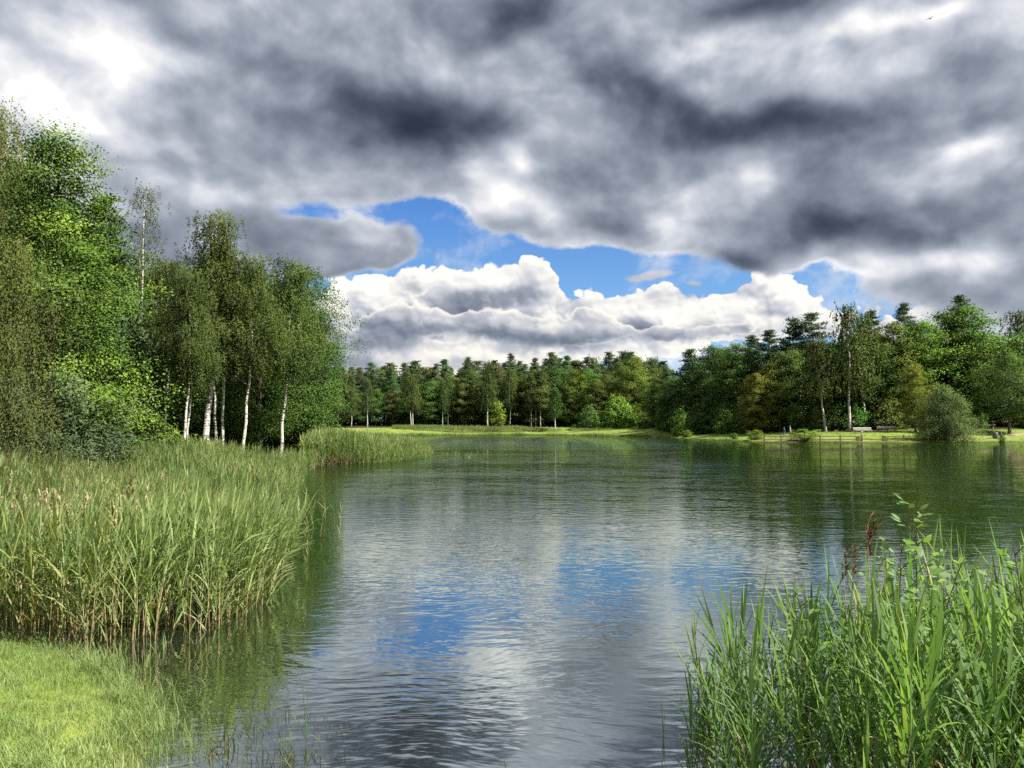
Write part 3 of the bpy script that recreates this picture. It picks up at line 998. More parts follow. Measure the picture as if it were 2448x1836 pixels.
NAMES = {'tall_pine0': 'pine_tree', 'tall_pine1': 'pine_tree', 'tall_pine2': 'pine_tree', 'young_pine': 'pine_tree', 'broad_tree0': 'broadleaf_tree',
         'broad_tree1': 'broadleaf_tree', 'broad_tree2': 'broadleaf_tree', 'far_birch0': 'birch_tree', 'far_birch1': 'birch_tree', 'far_leaning_birch': 'birch_tree',
         'weeping_birch': 'birch_tree', 'slim_birch': 'birch_tree', 'slender_birch': 'birch_tree', 'open_birch': 'birch_tree', 'leaning_birch': 'birch_tree',
         'maple': 'broadleaf_tree', 'oak': 'oak_tree', 'dark_oak': 'oak_tree', 'willow_shrub': 'willow_shrub', 'leafy_shrub': 'shrub', 'round_shrub': 'shrub',
         'big_willow_bush': 'willow_shrub', 'forked_tree': 'broadleaf_tree', 'sapling': 'young_tree'}


def plant(kind, x, y, H, label, wide=1.0, color=(1, 1, 1), group=None, rz=None, cat=None, z=None):
    """A tree or shrub standing at x, y: an Empty at its foot with a trunk and a crown."""
    tm, cm, Hp = PROTO[kind]
    nm = NAMES[kind]
    s = H / Hp
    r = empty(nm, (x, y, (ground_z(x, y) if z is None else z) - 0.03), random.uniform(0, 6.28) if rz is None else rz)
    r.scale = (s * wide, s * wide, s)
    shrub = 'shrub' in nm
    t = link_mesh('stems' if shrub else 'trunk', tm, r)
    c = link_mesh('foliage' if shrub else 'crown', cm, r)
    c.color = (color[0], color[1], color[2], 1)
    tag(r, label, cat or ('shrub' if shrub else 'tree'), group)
    return r


def plant_px(kind, px, Y, top, label, **kw):
    x = x_at(px, Y)
    z = ground_z(x, Y)
    return plant(kind, x, Y, z_at(top, Y) - z, label, **kw)
# ------------------------------------------------------------------ reeds and grass
M_REEDLEAF = leaf_material('leaves_reed', (0.085, 0.135, 0.042), (0.195, 0.265, 0.09), (0.29, 0.34, 0.13), trans=0.42, gloss=0.01, rough=0.65, patch=0.3, soft=False)
M_NEARLEAF = leaf_material('leaves_near_reed', (0.07, 0.145, 0.05), (0.145, 0.25, 0.082), (0.25, 0.355, 0.125), trans=0.5, gloss=0.012, rough=0.65, patch=0.3, soft=False)
M_GRASS = leaf_material('grass_blades', (0.10, 0.15, 0.035), (0.165, 0.24, 0.074), (0.31, 0.345, 0.15), trans=0.38, gloss=0.01, patch=0.4, soft=False)
M_PLUME = leaf_material('reed_plume', (0.17, 0.14, 0.075), (0.29, 0.25, 0.135), (0.40, 0.35, 0.21), trans=0.25, gloss=0.0, soft=False)
M_DARKPLUME = leaf_material('reed_plume_brown', (0.07, 0.045, 0.03), (0.13, 0.085, 0.055), (0.2, 0.14, 0.09), trans=0.2, gloss=0.0, soft=False)


def reed_stem_material():
    m, nt, out = new_mat('reed_stem')
    b = nt.node('ShaderNodeBsdfPrincipled')
    b.inputs['Roughness'].default_value = 0.6
    a = nt.node('ShaderNodeAttribute', attribute_name='tint')
    # straw-coloured old culms below, green shoots above (the tint of each joint says which)
    nt.put(b.inputs['Base Color'], nt.ramp(S(nt, a.outputs['Fac']), [(0.0, (0.19, 0.135, 0.07)), (0.3, (0.36, 0.28, 0.14)), (0.55, (0.25, 0.25, 0.10)), (0.9, (0.10, 0.17, 0.045))]))
    nt.t.links.new(b.outputs[0], out.inputs[0])
    return m


M_STEM = reed_stem_material()


def blade(mb, p0, az, th0, th1, L, w, rng, mat, tint, seg=4):
    """One arching leaf."""
    t = np.linspace(0, 1, seg + 1)
    th = th0 + (th1 - th0) * t ** 1.6
    dl = L / seg
    d = np.stack((np.sin(th) * math.cos(az), np.sin(th) * math.sin(az), np.cos(th)), 1)
    pts = p0 + np.concatenate((np.zeros((1, 3)), np.cumsum((d[:-1] + d[1:]) / 2 * dl, 0)))
    prof = np.interp(t, [0, 0.25, 0.6, 0.85, 1], [0.45, 1.0, 0.8, 0.4, 0.03])
    tw = rng.uniform(-0.7, 0.7) + t * rng.uniform(-0.8, 0.8)
    side = np.stack((-math.sin(az) * np.cos(tw), math.cos(az) * np.cos(tw), np.sin(tw)), 1)
    A = pts - side * (w * 0.5 * prof)[:, None]
    B = pts + side * (w * 0.5 * prof)[:, None]
    V = np.empty((2 * (seg + 1), 3)); V[0::2] = A; V[1::2] = B
    Fc = [(2 * i, 2 * i + 1, 2 * i + 3, 2 * i + 2) for i in range(seg)]
    mb.indexed(V, Fc, mat, tint)


def plume(mb, p, rng, mat, size=0.25, n=26):
    for k in range(n):
        t = rng.uniform(0, 1)
        q0 = p + np.array([0.10 * t * size, 0, t * size]) + rng.normal(0, 0.012, 3)
        az = rng.uniform(-1.2, 1.6)
        blade(mb, q0, az, rng.uniform(0.1, 0.5), rng.uniform(0.8, 1.6), size * rng.uniform(0.25, 0.5), 0.014, rng, mat, 0.5 + rng.normal(0, 0.2), 2)


def reed(seed, H, nl, lw, ll, seg=4, stem_r=0.005, stem_mb=None, leaf_mb=None, bare=0.35, head=False, sides=3, up=0.0, bias=None, smat=0, lmat=0, pmat=1, dark=0.0):
    rng = np.random.default_rng(seed)
    n = 7
    z = np.linspace(0, 1, n)
    bend = rng.normal(0, 0.05, 2) * H
    sx, sy = bend[0] * z ** 2, bend[1] * z ** 2
    P = np.stack((sx, sy, z * H * 0.86), 1)
    V0 = stem_mb.n
    for i in range(n - 1):
        stem_mb.tube(P[i:i + 2], [stem_r * (1 - 0.6 * z[i]), stem_r * (1 - 0.6 * z[i + 1])], sides, smat, np.clip(z[i] * 1.5 - 0.2 + rng.normal(0, 0.06) - dark, 0, 1), cap=False)
    for k in range(nl):
        t = bare + (1 - bare) * (k + rng.uniform(0, 0.6)) / nl
        p0 = np.array([np.interp(t, z, P[:, 0]), np.interp(t, z, P[:, 1]), t * H * 0.86])
        az = (0 if k % 2 else math.pi) + rng.uniform(-0.9, 0.9) if bias is None else bias + rng.normal(0, 0.9)
        e = max(0.0, (t - 0.6) / 0.4)
        th0 = rng.uniform(0.35, 0.65) * (1 - 0.7 * e) * (1 - up)
        th1 = th0 + rng.uniform(0.15, 1.2) * (1 - 0.7 * e) * (1 - up * 0.6)
        L = ll * rng.uniform(0.7, 1.15) * (0.75 + 0.35 * math.sin(math.pi * t))
        lm = pmat if (t < 0.45 and rng.uniform() < 0.20) or rng.uniform() < 0.012 else lmat
        blade(leaf_mb, p0, az, th0, th1, L, lw * rng.uniform(0.75, 1.2), rng, lm, 0.46 + rng.normal(0, 0.12) + 0.1 * e, seg)
    if head:
        plume(leaf_mb, P[-1], rng, pmat, H * 0.14)
    return P[-1]


def reed_arrays(seed, **kw):
    mb = MB()
    reed(seed, stem_mb=mb, leaf_mb=mb, smat=0, lmat=1, pmat=2, **kw)
    return mb.arrays()


REED_MATS = [M_STEM, M_REEDLEAF, M_PLUME]


def inside(poly, x, y):
    poly = np.array(poly); r = np.zeros(x.shape, bool)
    for (ax, ay), (bx, by) in zip(poly, np.roll(poly, -1, 0)):
        r ^= ((ay > y) != (by > y)) & (x < (bx - ax) * (y - ay) / (by - ay + 1e-12) + ax)
    return r


def edge_dist(poly, x, y):
    A = np.array(poly); B = np.roll(A, -1, 0); best = np.full(x.shape, 1e9)
    for (ax, ay), (bx, by) in zip(A, B):
        dx, dy = bx - ax, by - ay
        t = np.clip(((x - ax) * dx + (y - ay) * dy) / (dx * dx + dy * dy + 1e-12), 0, 1)
        best = np.minimum(best, np.hypot(x - ax - t * dx, y - ay - t * dy))
    return best


def sample(poly, dens_fn, rng, nmax):
    P = np.array(poly)
    lo, hi = P.min(0), P.max(0)
    xy = rng.uniform(lo, hi, (nmax, 2))
    ok = inside(poly, xy[:, 0], xy[:, 1])
    xy = xy[ok]
    keep = rng.uniform(0, 1, len(xy)) < dens_fn(xy[:, 0], xy[:, 1])
    return xy[keep]


BED = [(-9.2, 9.6), P0(40, 1545), P0(215, 1568), P0(330, 1556), P0(440, 1530), P0(560, 1490), P0(640, 1440), P0(668, 1380), P0(684, 1310),
       P0(696, 1235), P0(712, 1170), P0(730, 1128), (-11.6, 50), (-15, 48.3), (-22, 46.5), (-40, 43), (-24, 24), (-16, 15)]
ISLE = [(-14.2, 54), (-12.6, 52.2), (-10.6, 53), (-9, 55.5), (-7.6, 60), (-6.6, 66), (-7.4, 73), (-11.5, 75), (-15.0, 70), (-15.4, 60)]

near_reeds = [reed_arrays(100 + k, H=1.0, nl=13, lw=0.0145, ll=0.31, seg=3, stem_r=0.0035, bare=0.16, bias=0.15) for k in range(12)]
near_heads = [reed_arrays(120 + k, H=1.05, nl=9, lw=0.015, ll=0.25, seg=3, stem_r=0.0032, bare=0.45, head=True) for k in range(2)]
far_reeds = [reed_arrays(140 + k, H=1.0, nl=11, lw=0.022, ll=0.34, seg=2, stem_r=0.004, bare=0.35, bias=0.15) for k in range(10)]
far_heads = [reed_arrays(150 + k, H=1.05, nl=8, lw=0.02, ll=0.27, seg=2, stem_r=0.004, bare=0.45, head=True) for k in range(1)]
rr = np.random.default_rng(77)


def bed_height(x, y):
    # taller at the near water's edge, shorter on the bank behind
    h = np.interp(y, [9, 13, 18, 26, 36, 47], [1.85, 1.95, 1.85, 1.75, 1.62, 1.5])
    return h * (0.93 + 0.09 * np.sin(x * 0.8 + y * 0.35) + 0.05 * np.sin(x * 2.1 - y * 1.3))


# area 800 m2 bounding box about 29 x 41 m
xy_bed = sample(BED, lambda x, y: np.interp(y, [9, 14, 22, 34, 48], [1.0, 0.85, 0.5, 0.34, 0.30]) * (0.72 + 0.28 * np.sin(x * 1.7 + 0.9 * y) * np.sin(y * 1.3 - x)), rr, 100000)
d_bed = edge_dist(BED, xy_bed[:, 0], xy_bed[:, 1])


def zs(xy):
    return np.array([ground_z(a, b) for a, b in xy])


# the shoots that show largest at the open front of the bed are objects of their own (built below)
order = np.argsort(xy_bed[:, 1] + d_bed * 6 + rr.uniform(0, 0.5, len(xy_bed)))
front_xy = xy_bed[order[:88]]
mass_xy = xy_bed[order[88:]]


def reed_mass(name, xy, H, label, split=20.0):
    z = np.minimum(zs(xy), 0.8)
    n = len(xy)
    rz = rr.normal(0, 0.9, n)
    lean = rr.normal(0, 0.05, (n, 2)) + np.array([0.05, -0.01])
    sc = H * rr.uniform(0.84, 1.12, n)
    ts = rr.normal(0, 0.07, n) + 0.10 * np.sin(xy[:, 0] * 0.9 + xy[:, 1] * 0.5)
    pos = np.column_stack((xy, z))
    nearm = xy[:, 1] < split
    parts = []
    head = (rr.uniform(0, 1, n) < np.where(xy[:, 0] / xy[:, 1] < -0.47, 0.13, 0.012)) & (xy[:, 1] < 52)
    for m, pr in ((nearm & ~head, near_reeds), (~nearm & ~head, far_reeds), (nearm & head, near_heads), (~nearm & head, far_heads)):
        if m.any():
            parts.append(scatter(pr, pos[m], rz[m], sc[m], lean[m], ts[m], rr))
    arr = parts[0]
    for b in parts[1:]:
        arr = [np.concatenate((arr[0], b[0])), np.concatenate((arr[1], b[1] + len(arr[0])))] + [np.concatenate((arr[i], b[i])) for i in (2, 3, 4)]
    o = link_mesh(name, mesh_from(name, REED_MATS, *arr))
    tag(o, label, 'reeds', kind='stuff')
    return o


reed_mass('reeds', mass_xy, bed_height(mass_xy[:, 0], mass_xy[:, 1]), 'dense green reed bed with straw-coloured stems along the left shore')
xy_is = sample(ISLE, lambda x, y: np.ones_like(x), rr, 9500)
d_is = edge_dist(ISLE, xy_is[:, 0], xy_is[:, 1])
h_is = 2.4 * np.interp(xy_is[:, 0], [-15, -11.5, -8, -6.5], [0.9, 1.05, 0.85, 0.62]) * np.interp(d_is, [0, 0.8], [0.8, 1.0])
reed_mass('reeds', xy_is, h_is, 'rounded clump of tall green reeds jutting into the pond')
# thin scatter of shoots in open water off the clump and a low strip along the far shore
xs = rr.uniform(0, 1, 130)
xy_sc = np.column_stack((-7.2 + xs ** 1.6 * 5.0 + rr.normal(0, 0.4, 130), 61 + rr.uniform(0, 12, 130)))
reed_mass('reeds', xy_sc, np.full(130, 1.15), 'sparse thin reeds standing in open water off the clump')
xs = rr.uniform(0, 1, 5200)
fx = np.interp(xs, [0, 1], [x_at(940, 220), x_at(1560, 205)])
fy = np.interp(fx, [x_at(940, 220), x_at(1300, 220), x_at(1460, 212), x_at(1560, 178)], [218, 219.5, 206, 176]) + rr.uniform(-1.0, 3.0, 5200)
ok = (np.sin(fx * 0.35) + np.sin(fx * 0.13 + 1) > -0.6) | (fx < x_at(1230, 220))
xy_far = np.column_stack((fx, fy))[ok]
reed_mass('reeds', xy_far, np.interp(xy_far[:, 0], [x_at(940, 220), x_at(1240, 220), x_at(1300, 220)], [1.7, 1.6, 0.9]), 'low bright green reed strip along the far shore')

# ---- single reeds
IND = []
for k in range(7):
    a, b = MB(), MB()
    reed(200 + k, 1.0, 14, 0.0145, 0.31, 4, 0.0036, a, b, bare=0.12, sides=4)
    IND.append((a.mesh('reed_stem', [M_STEM], True), b.mesh('reed_leaves', [M_REEDLEAF, M_PLUME])))


def put_reed(protos, x, y, z, H, label, group, lean=(0, 0), rz=None, color=None, k=None):
    st, lf = protos[random.randrange(len(protos)) if k is None else k]
    r = empty('reed', (x, y, z), random.uniform(0, 6.28) if rz is None else rz)
    r.rotation_euler = (lean[1], lean[0], r.rotation_euler[2])
    r.scale = (H, H, H)
    link_mesh('stem', st, r)
    o = link_mesh('leaves', lf, r)
    v = random.uniform(0.8, 1.15)
    c = color or (v * random.uniform(0.9, 1.25), v, v * random.uniform(0.8, 1.15))
    o.color = (*c, 1)
    tag(r, label, 'reed', group)
    return r


for (x, y) in front_xy:
    put_reed(IND, x, y, min(ground_z(x, y), 0.3) - 0.02, float(bed_height(x, y)) * random.uniform(0.85, 1.08),
             'green reed with straw-coloured stem at the open water edge of the left reed bed', 'reeds along the front of the left bed',
             (random.gauss(0.03, 0.07), random.gauss(0, 0.06)))
# a few shoots standing free in the water beside the bed
for (px, py, h) in ((742, 1290, 1.0), (752, 1262, 1.25), (765, 1285, 1.1), (812, 1290, 1.0), (800, 1262, 0.85), (735, 1340, 0.8), (778, 1240, 1.2), (722, 1310, 1.2)):
    x, y = P0(px, py)
    put_reed(IND, x, y, -0.15, h, 'short reed shoot standing alone in open water beside the left reed bed', 'lone shoots off the left bed', (random.gauss(0.08, 0.1), 0))

# ---- the big clump at the near right
NEAR = []
for k in range(9):
    a, b = MB(), MB()
    reed(300 + k, 1.0, 15, 0.0135, 0.31, 6, 0.0032, a, b, bare=0.2, sides=5, up=(0.0, 0.15, 0.3)[k % 3], dark=-0.25)
    NEAR.append((a.mesh('near_reed_stem', [M_STEM], True), b.mesh('near_reed_leaves', [M_NEARLEAF, M_PLUME], True)))
CLUMP = [(1.46, 6.6), (1.2, 5.8), (1.36, 5.0), (2.0, 4.5), (3.6, 4.4), (5.0, 5.0), (5.2, 6.8), (4.2, 7.2), (3.0, 6.6), (2.0, 6.5)]
xy_cl = sample(CLUMP, lambda x, y: np.ones_like(x), np.random.default_rng(5), 420)[:200]
for (x, y) in xy_cl:
    h = float(np.interp(x / y, [0.18, 0.26, 0.34, 0.42, 0.55, 0.7], [0.85, 1.3, 1.54, 1.6, 1.68, 1.76])) * random.uniform(0.8, 1.08)
    put_reed(NEAR, x, y, -0.25, h + 0.2, 'tall broad-bladed green reed in the near clump at the water edge', 'reeds in the near clump',
             (random.gauss(-0.06, 0.14), random.gauss(0.0, 0.11)))
# the rest of the clump, past what is worth counting
more = [reed_arrays(330 + k, H=1.0, nl=15, lw=0.013, ll=0.32, seg=5, stem_r=0.003, bare=0.14) for k in range(6)]
xy_m = sample(CLUMP, lambda x, y: np.ones_like(x), np.random.default_rng(15), 700)[:260]
n_m = len(xy_m)
sc_m = np.interp(xy_m[:, 0] / xy_m[:, 1], [0.18, 0.26, 0.34, 0.42, 0.55, 0.7], [0.75, 1.15, 1.42, 1.5, 1.62, 1.72]) * rr.uniform(0.7, 1.05, n_m)
arr = scatter(more, np.column_stack((xy_m, np.full(n_m, -0.2))), rr.uniform(0, 6.283, n_m), sc_m, rr.normal(-0.05, 0.12, (n_m, 2)), rr.normal(0, 0.1, n_m), rr)
o = link_mesh('reeds', mesh_from('reeds', [M_STEM, M_NEARLEAF, M_PLUME], *arr))
tag(o, 'shorter tangled reed growth filling the near clump at the water edge', 'reeds', kind='stuff')
# ------------------------------------------------------------------ grass
def tuft_arrays(seed, n, h, w, spread, seg=2, lean=0.6):
    rng = np.random.default_rng(seed)
    mb = MB()
    for k in range(n):
        p = np.array([rng.normal(0, spread), rng.normal(0, spread), 0])
        blade(mb, p, rng.uniform(0, 6.28), rng.uniform(0.0, 0.4), rng.uniform(0.4, 1.2) * lean * 1.6, h * rng.uniform(0.55, 1.2), w * rng.uniform(0.7, 1.3), rng, 0, 0.5 + rng.normal(0, 0.16), seg)
    return mb.arrays()


def grass_mass(name, protos, xy, sc, label, cat='grass', z=None, mats=None, tint=None):
    n = len(xy)
    z = zs(xy) if z is None else z
    arr = scatter(protos, np.column_stack((xy, z - 0.01)), rr.uniform(0, 6.283, n), sc, None, rr.normal(0, 0.08, n) if tint is None else tint, rr)
    o = link_mesh(name, mesh_from(name, mats or [M_GRASS], *arr))
    tag(o, label, cat, kind='stuff')
    return o


lawn = [tuft_arrays(400 + k, 10, 0.115, 0.0055, 0.06, 2, 0.95) for k in range(6)]
BANK = [P0(60, 1535), P0(185, 1568), P0(255, 1600), P0(325, 1660), P0(385, 1725), P0(338, 1770), P0(320, 1836), (-1.9, 4.9), (-0.6, 4.0), (-0.6, 1.8), (-3, 1.6), (-9, 6), (-9.5, 10.2)]
xy = sample(BANK, lambda x, y: np.where((x < -1.6) & (y > 3.4), 1.0, 0.12) * np.clip((lake_sd(x, y) + 0.07 * np.sin(x * 5) * np.sin(y * 6)) / 0.25, 0.1, 1), rr, 30000)
patch = 0.5 + 0.5 * np.sin(xy[:, 0] * 1.9 + 0.7 * xy[:, 1]) * np.sin(xy[:, 1] * 1.6 - 0.4 * xy[:, 0])
grass_mass('grass', lawn, xy, rr.uniform(0.5, 1.2, len(xy)) * (0.6 + 0.6 * patch + 0.7 * np.clip((6.3 - xy[:, 1]) / 1.5, 0, 1) * (xy[:, 0] < -2.6)), 'short sunlit lawn grass on the near left bank', tint=rr.normal(-0.04, 0.15, len(xy)) + 0.5 * (patch - 0.5) - 0.16 * np.clip((6.3 - xy[:, 1]) / 1.5, 0, 1))
# ragged longer grass at the water's edge
rag = [tuft_arrays(420 + k, 14, 0.22, 0.006, 0.06, 3, 0.9) for k in range(5)]
pts = []
for (px, py, n, sp) in ((262, 1612, 30, 0.22), (290, 1650, 26, 0.18), (320, 1690, 18, 0.14), (225, 1585, 14, 0.3), (375, 1728, 10, 0.1), (335, 1750, 12, 0.16), (340, 1800, 12, 0.3), (120, 1560, 14, 0.5)):
    x, y = P0(px - 14, py)
    for k in range(n):
        pts.append((x + random.gauss(0, sp), y + random.gauss(0, sp)))
e0 = LAKE[0:8]
for k in range(230):
    t = random.random() * 6.999
    a, b = e0[int(t)], e0[int(t) + 1]
    f = t - int(t)
    pts.append((a[0] + (b[0] - a[0]) * f + random.gauss(-0.05, 0.13), a[1] + (b[1] - a[1]) * f + random.gauss(0, 0.13)))
pts = np.array(pts)
grass_mass('grass', rag, pts, rr.uniform(0.5, 1.1, len(pts)), 'long ragged grass fringing the near bank', z=np.maximum(zs(pts), -0.03))

# thin submerged weed and twigs showing through the shallows
weed = [tuft_arrays(440 + k, 5, 0.16, 0.006, 0.05, 3, 1.2) for k in range(4)]
pts = []
for k in range(150):
    px, py = random.uniform(420, 840), random.uniform(1700, 1840)
    if random.random() < 0.35 + 0.65 * math.exp(-((px - 560) / 160) ** 2 - ((py - 1790) / 60) ** 2):
        pts.append(P0(px, py))
pts = np.array(pts)
M_WEED = leaf_material('pond_weed', (0.02, 0.028, 0.012), (0.05, 0.06, 0.022), (0.12, 0.12, 0.04), trans=0.2, soft=False)
grass_mass('grass', weed, pts, rr.uniform(0.5, 1.2, len(pts)), 'scattered dark weed poking through the near shallows', z=np.full(len(pts), -0.02), mats=[M_WEED])

# rough grass on the far banks
tall = [tuft_arrays(460 + k, 12, 0.36, 0.035, 0.16, 2) for k in range(5)]
pts = []
while len(pts) < 15000:
    t = random.random()
    x = random.uniform(x_at(880, 220), 100)
    y = random.uniform(112, 252)
    pts.append((x, y))
pts = np.array(pts)
s = lake_sd(pts[:, 0], pts[:, 1])
vis = (s > 0.1) & (s < 24) & (rr.uniform(0, 1, len(pts)) < np.interp(s, [0, 3, 24], [1, 0.9, 0.35])) & (np.abs(pts[:, 0] / pts[:, 1]) < 0.72)
# keep the path clear
pc = np.array([(66, 126.5), (72, 128.5), (79, 131), (88, 136), (104, 140)], float)
dp = np.full(len(pts), 1e9)
for (ax, ay), (bx, by) in zip(pc[:-1], pc[1:]):
    t = np.clip(((pts[:, 0] - ax) * (bx - ax) + (pts[:, 1] - ay) * (by - ay)) / ((bx - ax) ** 2 + (by - ay) ** 2), 0, 1)
    dp = np.minimum(dp, np.hypot(pts[:, 0] - ax - t * (bx - ax), pts[:, 1] - ay - t * (by - ay)))
pts = pts[vis & (dp > 1.6)]
grass_mass('grass', tall, pts, rr.uniform(0.5, 1.2, len(pts)), 'rough yellow-green grass along the far banks', tint=rr.normal(0.14, 0.1, len(pts)))
# fringe exactly at the far water line
t = rr.uniform(0, 1, 2600)
seg = LAKE[20:33]
cum = np.concatenate(([0], np.cumsum(np.hypot(*np.diff(seg, axis=0).T))))
fx = np.interp(t * cum[-1], cum, seg[:, 0]); fy = np.interp(t * cum[-1], cum, seg[:, 1])
pts = np.column_stack((fx + rr.normal(0, 0.25, 2600), fy + np.abs(rr.normal(0.15, 0.3, 2600))))
clump = np.sin(pts[:, 0] * 0.7) + np.sin(pts[:, 0] * 0.27 + 2)
grass_mass('grass', tall, pts, np.where((pts[:, 0] > x_at(1815, 120)) & (pts[:, 0] < x_at(2185, 120)), 0.4, 1.0) * np.clip(0.9 + 0.35 * clump + rr.normal(0, 0.2, len(pts)), 0.35, 1.9), 'tufted waterside grass lining the far shore', z=np.maximum(zs(pts), 0.0))
# bank between the left trees and the small reed clump
pts = np.column_stack((rr.uniform(-45, -13, 5000), rr.uniform(44, 90, 5000)))
s = lake_sd(pts[:, 0], pts[:, 1])
pts = pts[(s > 0.05) & (s < 9)]
grass_mass('grass', tall, pts, rr.uniform(0.6, 1.5, len(pts)), 'rough bank grass below the birches')

# ------------------------------------------------------------------ left woodland
G = None
plant_px('weeping_birch', -45, 31, 205, 'big weeping birch with a drooping olive crown at the left edge', wide=0.74, color=(1.12, 1.0, 0.95), rz=0.4)
plant_px('weeping_birch', -150, 35, 110, 'taller birch top rising above the weeping birch at the left edge', wide=0.72, color=(1.0, 1.0, 0.9), rz=2.0)
plant_px('maple', 118, 39, 318, 'bright green maple with tiered layered boughs beside the weeping birch', wide=0.96, color=(1.2, 1.42, 0.85), rz=1.0)
plant_px('open_birch', 332, 58, 428, 'tall airy birch with a thin see-through top behind the maple', wide=1.15, color=(1.15, 1.05, 1.15), rz=0.5)
plant_px('slim_birch', 506, 50, 500, 'thick white birch with a bent foot, tallest of the trunk row', wide=1.25, color=(1.05, 1.05, 0.85), rz=0.0)
plant_px('slender_birch', 524, 55, 590, 'slim birch half hidden just behind the bent-footed birch', color=(1.0, 1.05, 0.85), rz=1.0)
plant_px('slender_birch', 537, 51, 570, 'straight thin birch right beside the bent-footed birch', color=(1.05, 1.05, 0.8), rz=2.2)
plant_px('slender_birch', 579, 50, 600, 'slightly bowed thin birch between the bent-footed and the lone leaning birch', wide=1.15, color=(1.0, 1.05, 0.75), rz=4.0)
plant_px('leaning_birch', 672, 55, 625, 'lone white birch leaning over the end of the reed bed', wide=1.15, color=(0.85, 1.0, 0.75), rz=0.0)
plant_px('slender_birch', 440, 47, 640, 'upright birch of the crossed pair at the back of the reeds', wide=1.1, color=(0.95, 1.0, 0.9), rz=3.2)
plant_px('leaning_birch', 447, 47.5, 690, 'leaning birch of the crossed pair at the back of the reeds', color=(0.95, 1.05, 0.9), rz=0.1)
plant_px('slender_birch', 354, 48, 860, 'short thin birch under the maple boughs', wide=1.3, color=(0.9, 1.05, 1.0))
plant_px('slender_birch', 395, 60, 620, 'pale thin birch in the gap between the airy birch and the crossed pair', wide=1.2, color=(0.9, 1.0, 0.85))
plant_px('dark_oak', 712, 66, 636, 'dark broad oak behind the lone leaning birch', wide=0.85, color=(0.6, 0.85, 0.62), rz=1.1)
plant_px('dark_oak', 748, 69, 735, 'leafy low oak at the water end of the left wood', wide=0.55, color=(0.7, 0.9, 0.65), rz=0.3)
plant_px('young_pine', 238, 52, 470, 'dark pine poking up behind the bright maple', wide=0.9, color=(0.8, 0.9, 0.8))
plant_px('oak', 618, 60, 655, 'green oak filling in between the bowed birch and the leaning birch', wide=0.85, color=(0.7, 0.9, 0.6), rz=2.0)
plant_px('oak', 385, 70, 636, 'yellowish oak top showing behind the airy birch', wide=0.9, color=(1.5, 1.15, 0.6), rz=2.4)
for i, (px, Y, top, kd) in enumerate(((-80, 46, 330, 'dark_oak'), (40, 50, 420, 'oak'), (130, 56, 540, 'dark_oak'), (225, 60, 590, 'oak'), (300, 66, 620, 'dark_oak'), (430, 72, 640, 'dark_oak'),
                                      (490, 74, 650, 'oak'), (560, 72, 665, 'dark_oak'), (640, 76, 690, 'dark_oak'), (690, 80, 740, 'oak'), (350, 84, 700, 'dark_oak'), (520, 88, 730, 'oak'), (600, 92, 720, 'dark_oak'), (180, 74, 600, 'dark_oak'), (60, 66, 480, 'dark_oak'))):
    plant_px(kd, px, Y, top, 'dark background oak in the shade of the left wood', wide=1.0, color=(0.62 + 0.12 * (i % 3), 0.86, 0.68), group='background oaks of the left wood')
plant_px('willow_shrub', 118, 36.5, 893, 'large grey-green willow shrub below the maple', wide=1.25, color=(1.05, 1.12, 0.95))
plant_px('willow_shrub', 20, 36, 925, 'smaller grey-green willow shrub in the far left corner of the reeds', wide=1.2, color=(0.9, 1.0, 0.9))
plant_px('leafy_shrub', 325, 45.5, 985, 'low bright green shrub at the back of the reeds under the maple', wide=1.5, color=(1.1, 1.2, 0.9))
plant_px('leafy_shrub', 285, 45, 1006, 'lowest round bush at the back of the reeds, left of the bright one', wide=1.5, color=(0.9, 1.1, 0.9))
plant_px('leafy_shrub', 722, 67, 985, 'yellowish bush between the leaning birch and the small reed clump', wide=1.1, color=(1.5, 1.2, 0.7))
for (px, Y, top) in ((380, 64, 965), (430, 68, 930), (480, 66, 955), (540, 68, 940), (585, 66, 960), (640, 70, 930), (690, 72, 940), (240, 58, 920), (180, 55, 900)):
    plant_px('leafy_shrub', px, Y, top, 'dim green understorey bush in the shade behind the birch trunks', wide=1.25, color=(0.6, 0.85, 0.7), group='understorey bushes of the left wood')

# ------------------------------------------------------------------ wood across the water, front row
S1 = dict()
plant_px('far_birch0', 809, 228, 912, 'slightly bent birch, first pale trunk right of the left wood on the far shore', wide=1.1, color=(0.8, 0.95, 0.85))
plant_px('far_birch1', 841, 230, 925, 'slim dim birch beside the slightly bent birch on the far shore', color=(0.8, 0.95, 0.85))
plant_px('far_birch0', 879, 224, 905, 'pale birch standing alone between the slim birch and the white pair on the far shore', color=(0.85, 1.0, 0.9))
plant_px('far_leaning_birch', 984, 224, 885, 'left leaning birch of the white V-shaped pair on the far shore', wide=0.9, color=(0.95, 1.05, 0.95), rz=0.0)
plant_px('far_birch1', 988, 225, 892, 'right birch of the white V-shaped pair on the far shore', wide=0.9, color=(0.95, 1.05, 0.95), rz=1.5)
for i, (px, Y, top, lb) in enumerate(((1058, 232, 905, 'thin birch right of the white pair behind the reed strip'), (1071, 234, 900, 'thin birch next to another, where the far reed strip starts'),
                                      (1166, 230, 862, 'tall birch just left of the yellow-green sapling'), (1219, 232, 880, 'thin birch right of the yellow-green sapling'),
                                      (1270, 231, 890, 'first of four thin birches before the dark centre wood'), (1280, 233, 885, 'second of four thin birches before the dark centre wood'),
                                      (1292, 232, 880, 'third of four thin birches before the dark centre wood'), (1300, 235, 890, 'last of four thin birches before the dark centre wood'))):
    plant_px('far_birch%d' % (i % 2), px, Y, top, lb, wide=0.95, color=(0.75 + 0.05 * (i % 3), 0.95, 0.85))
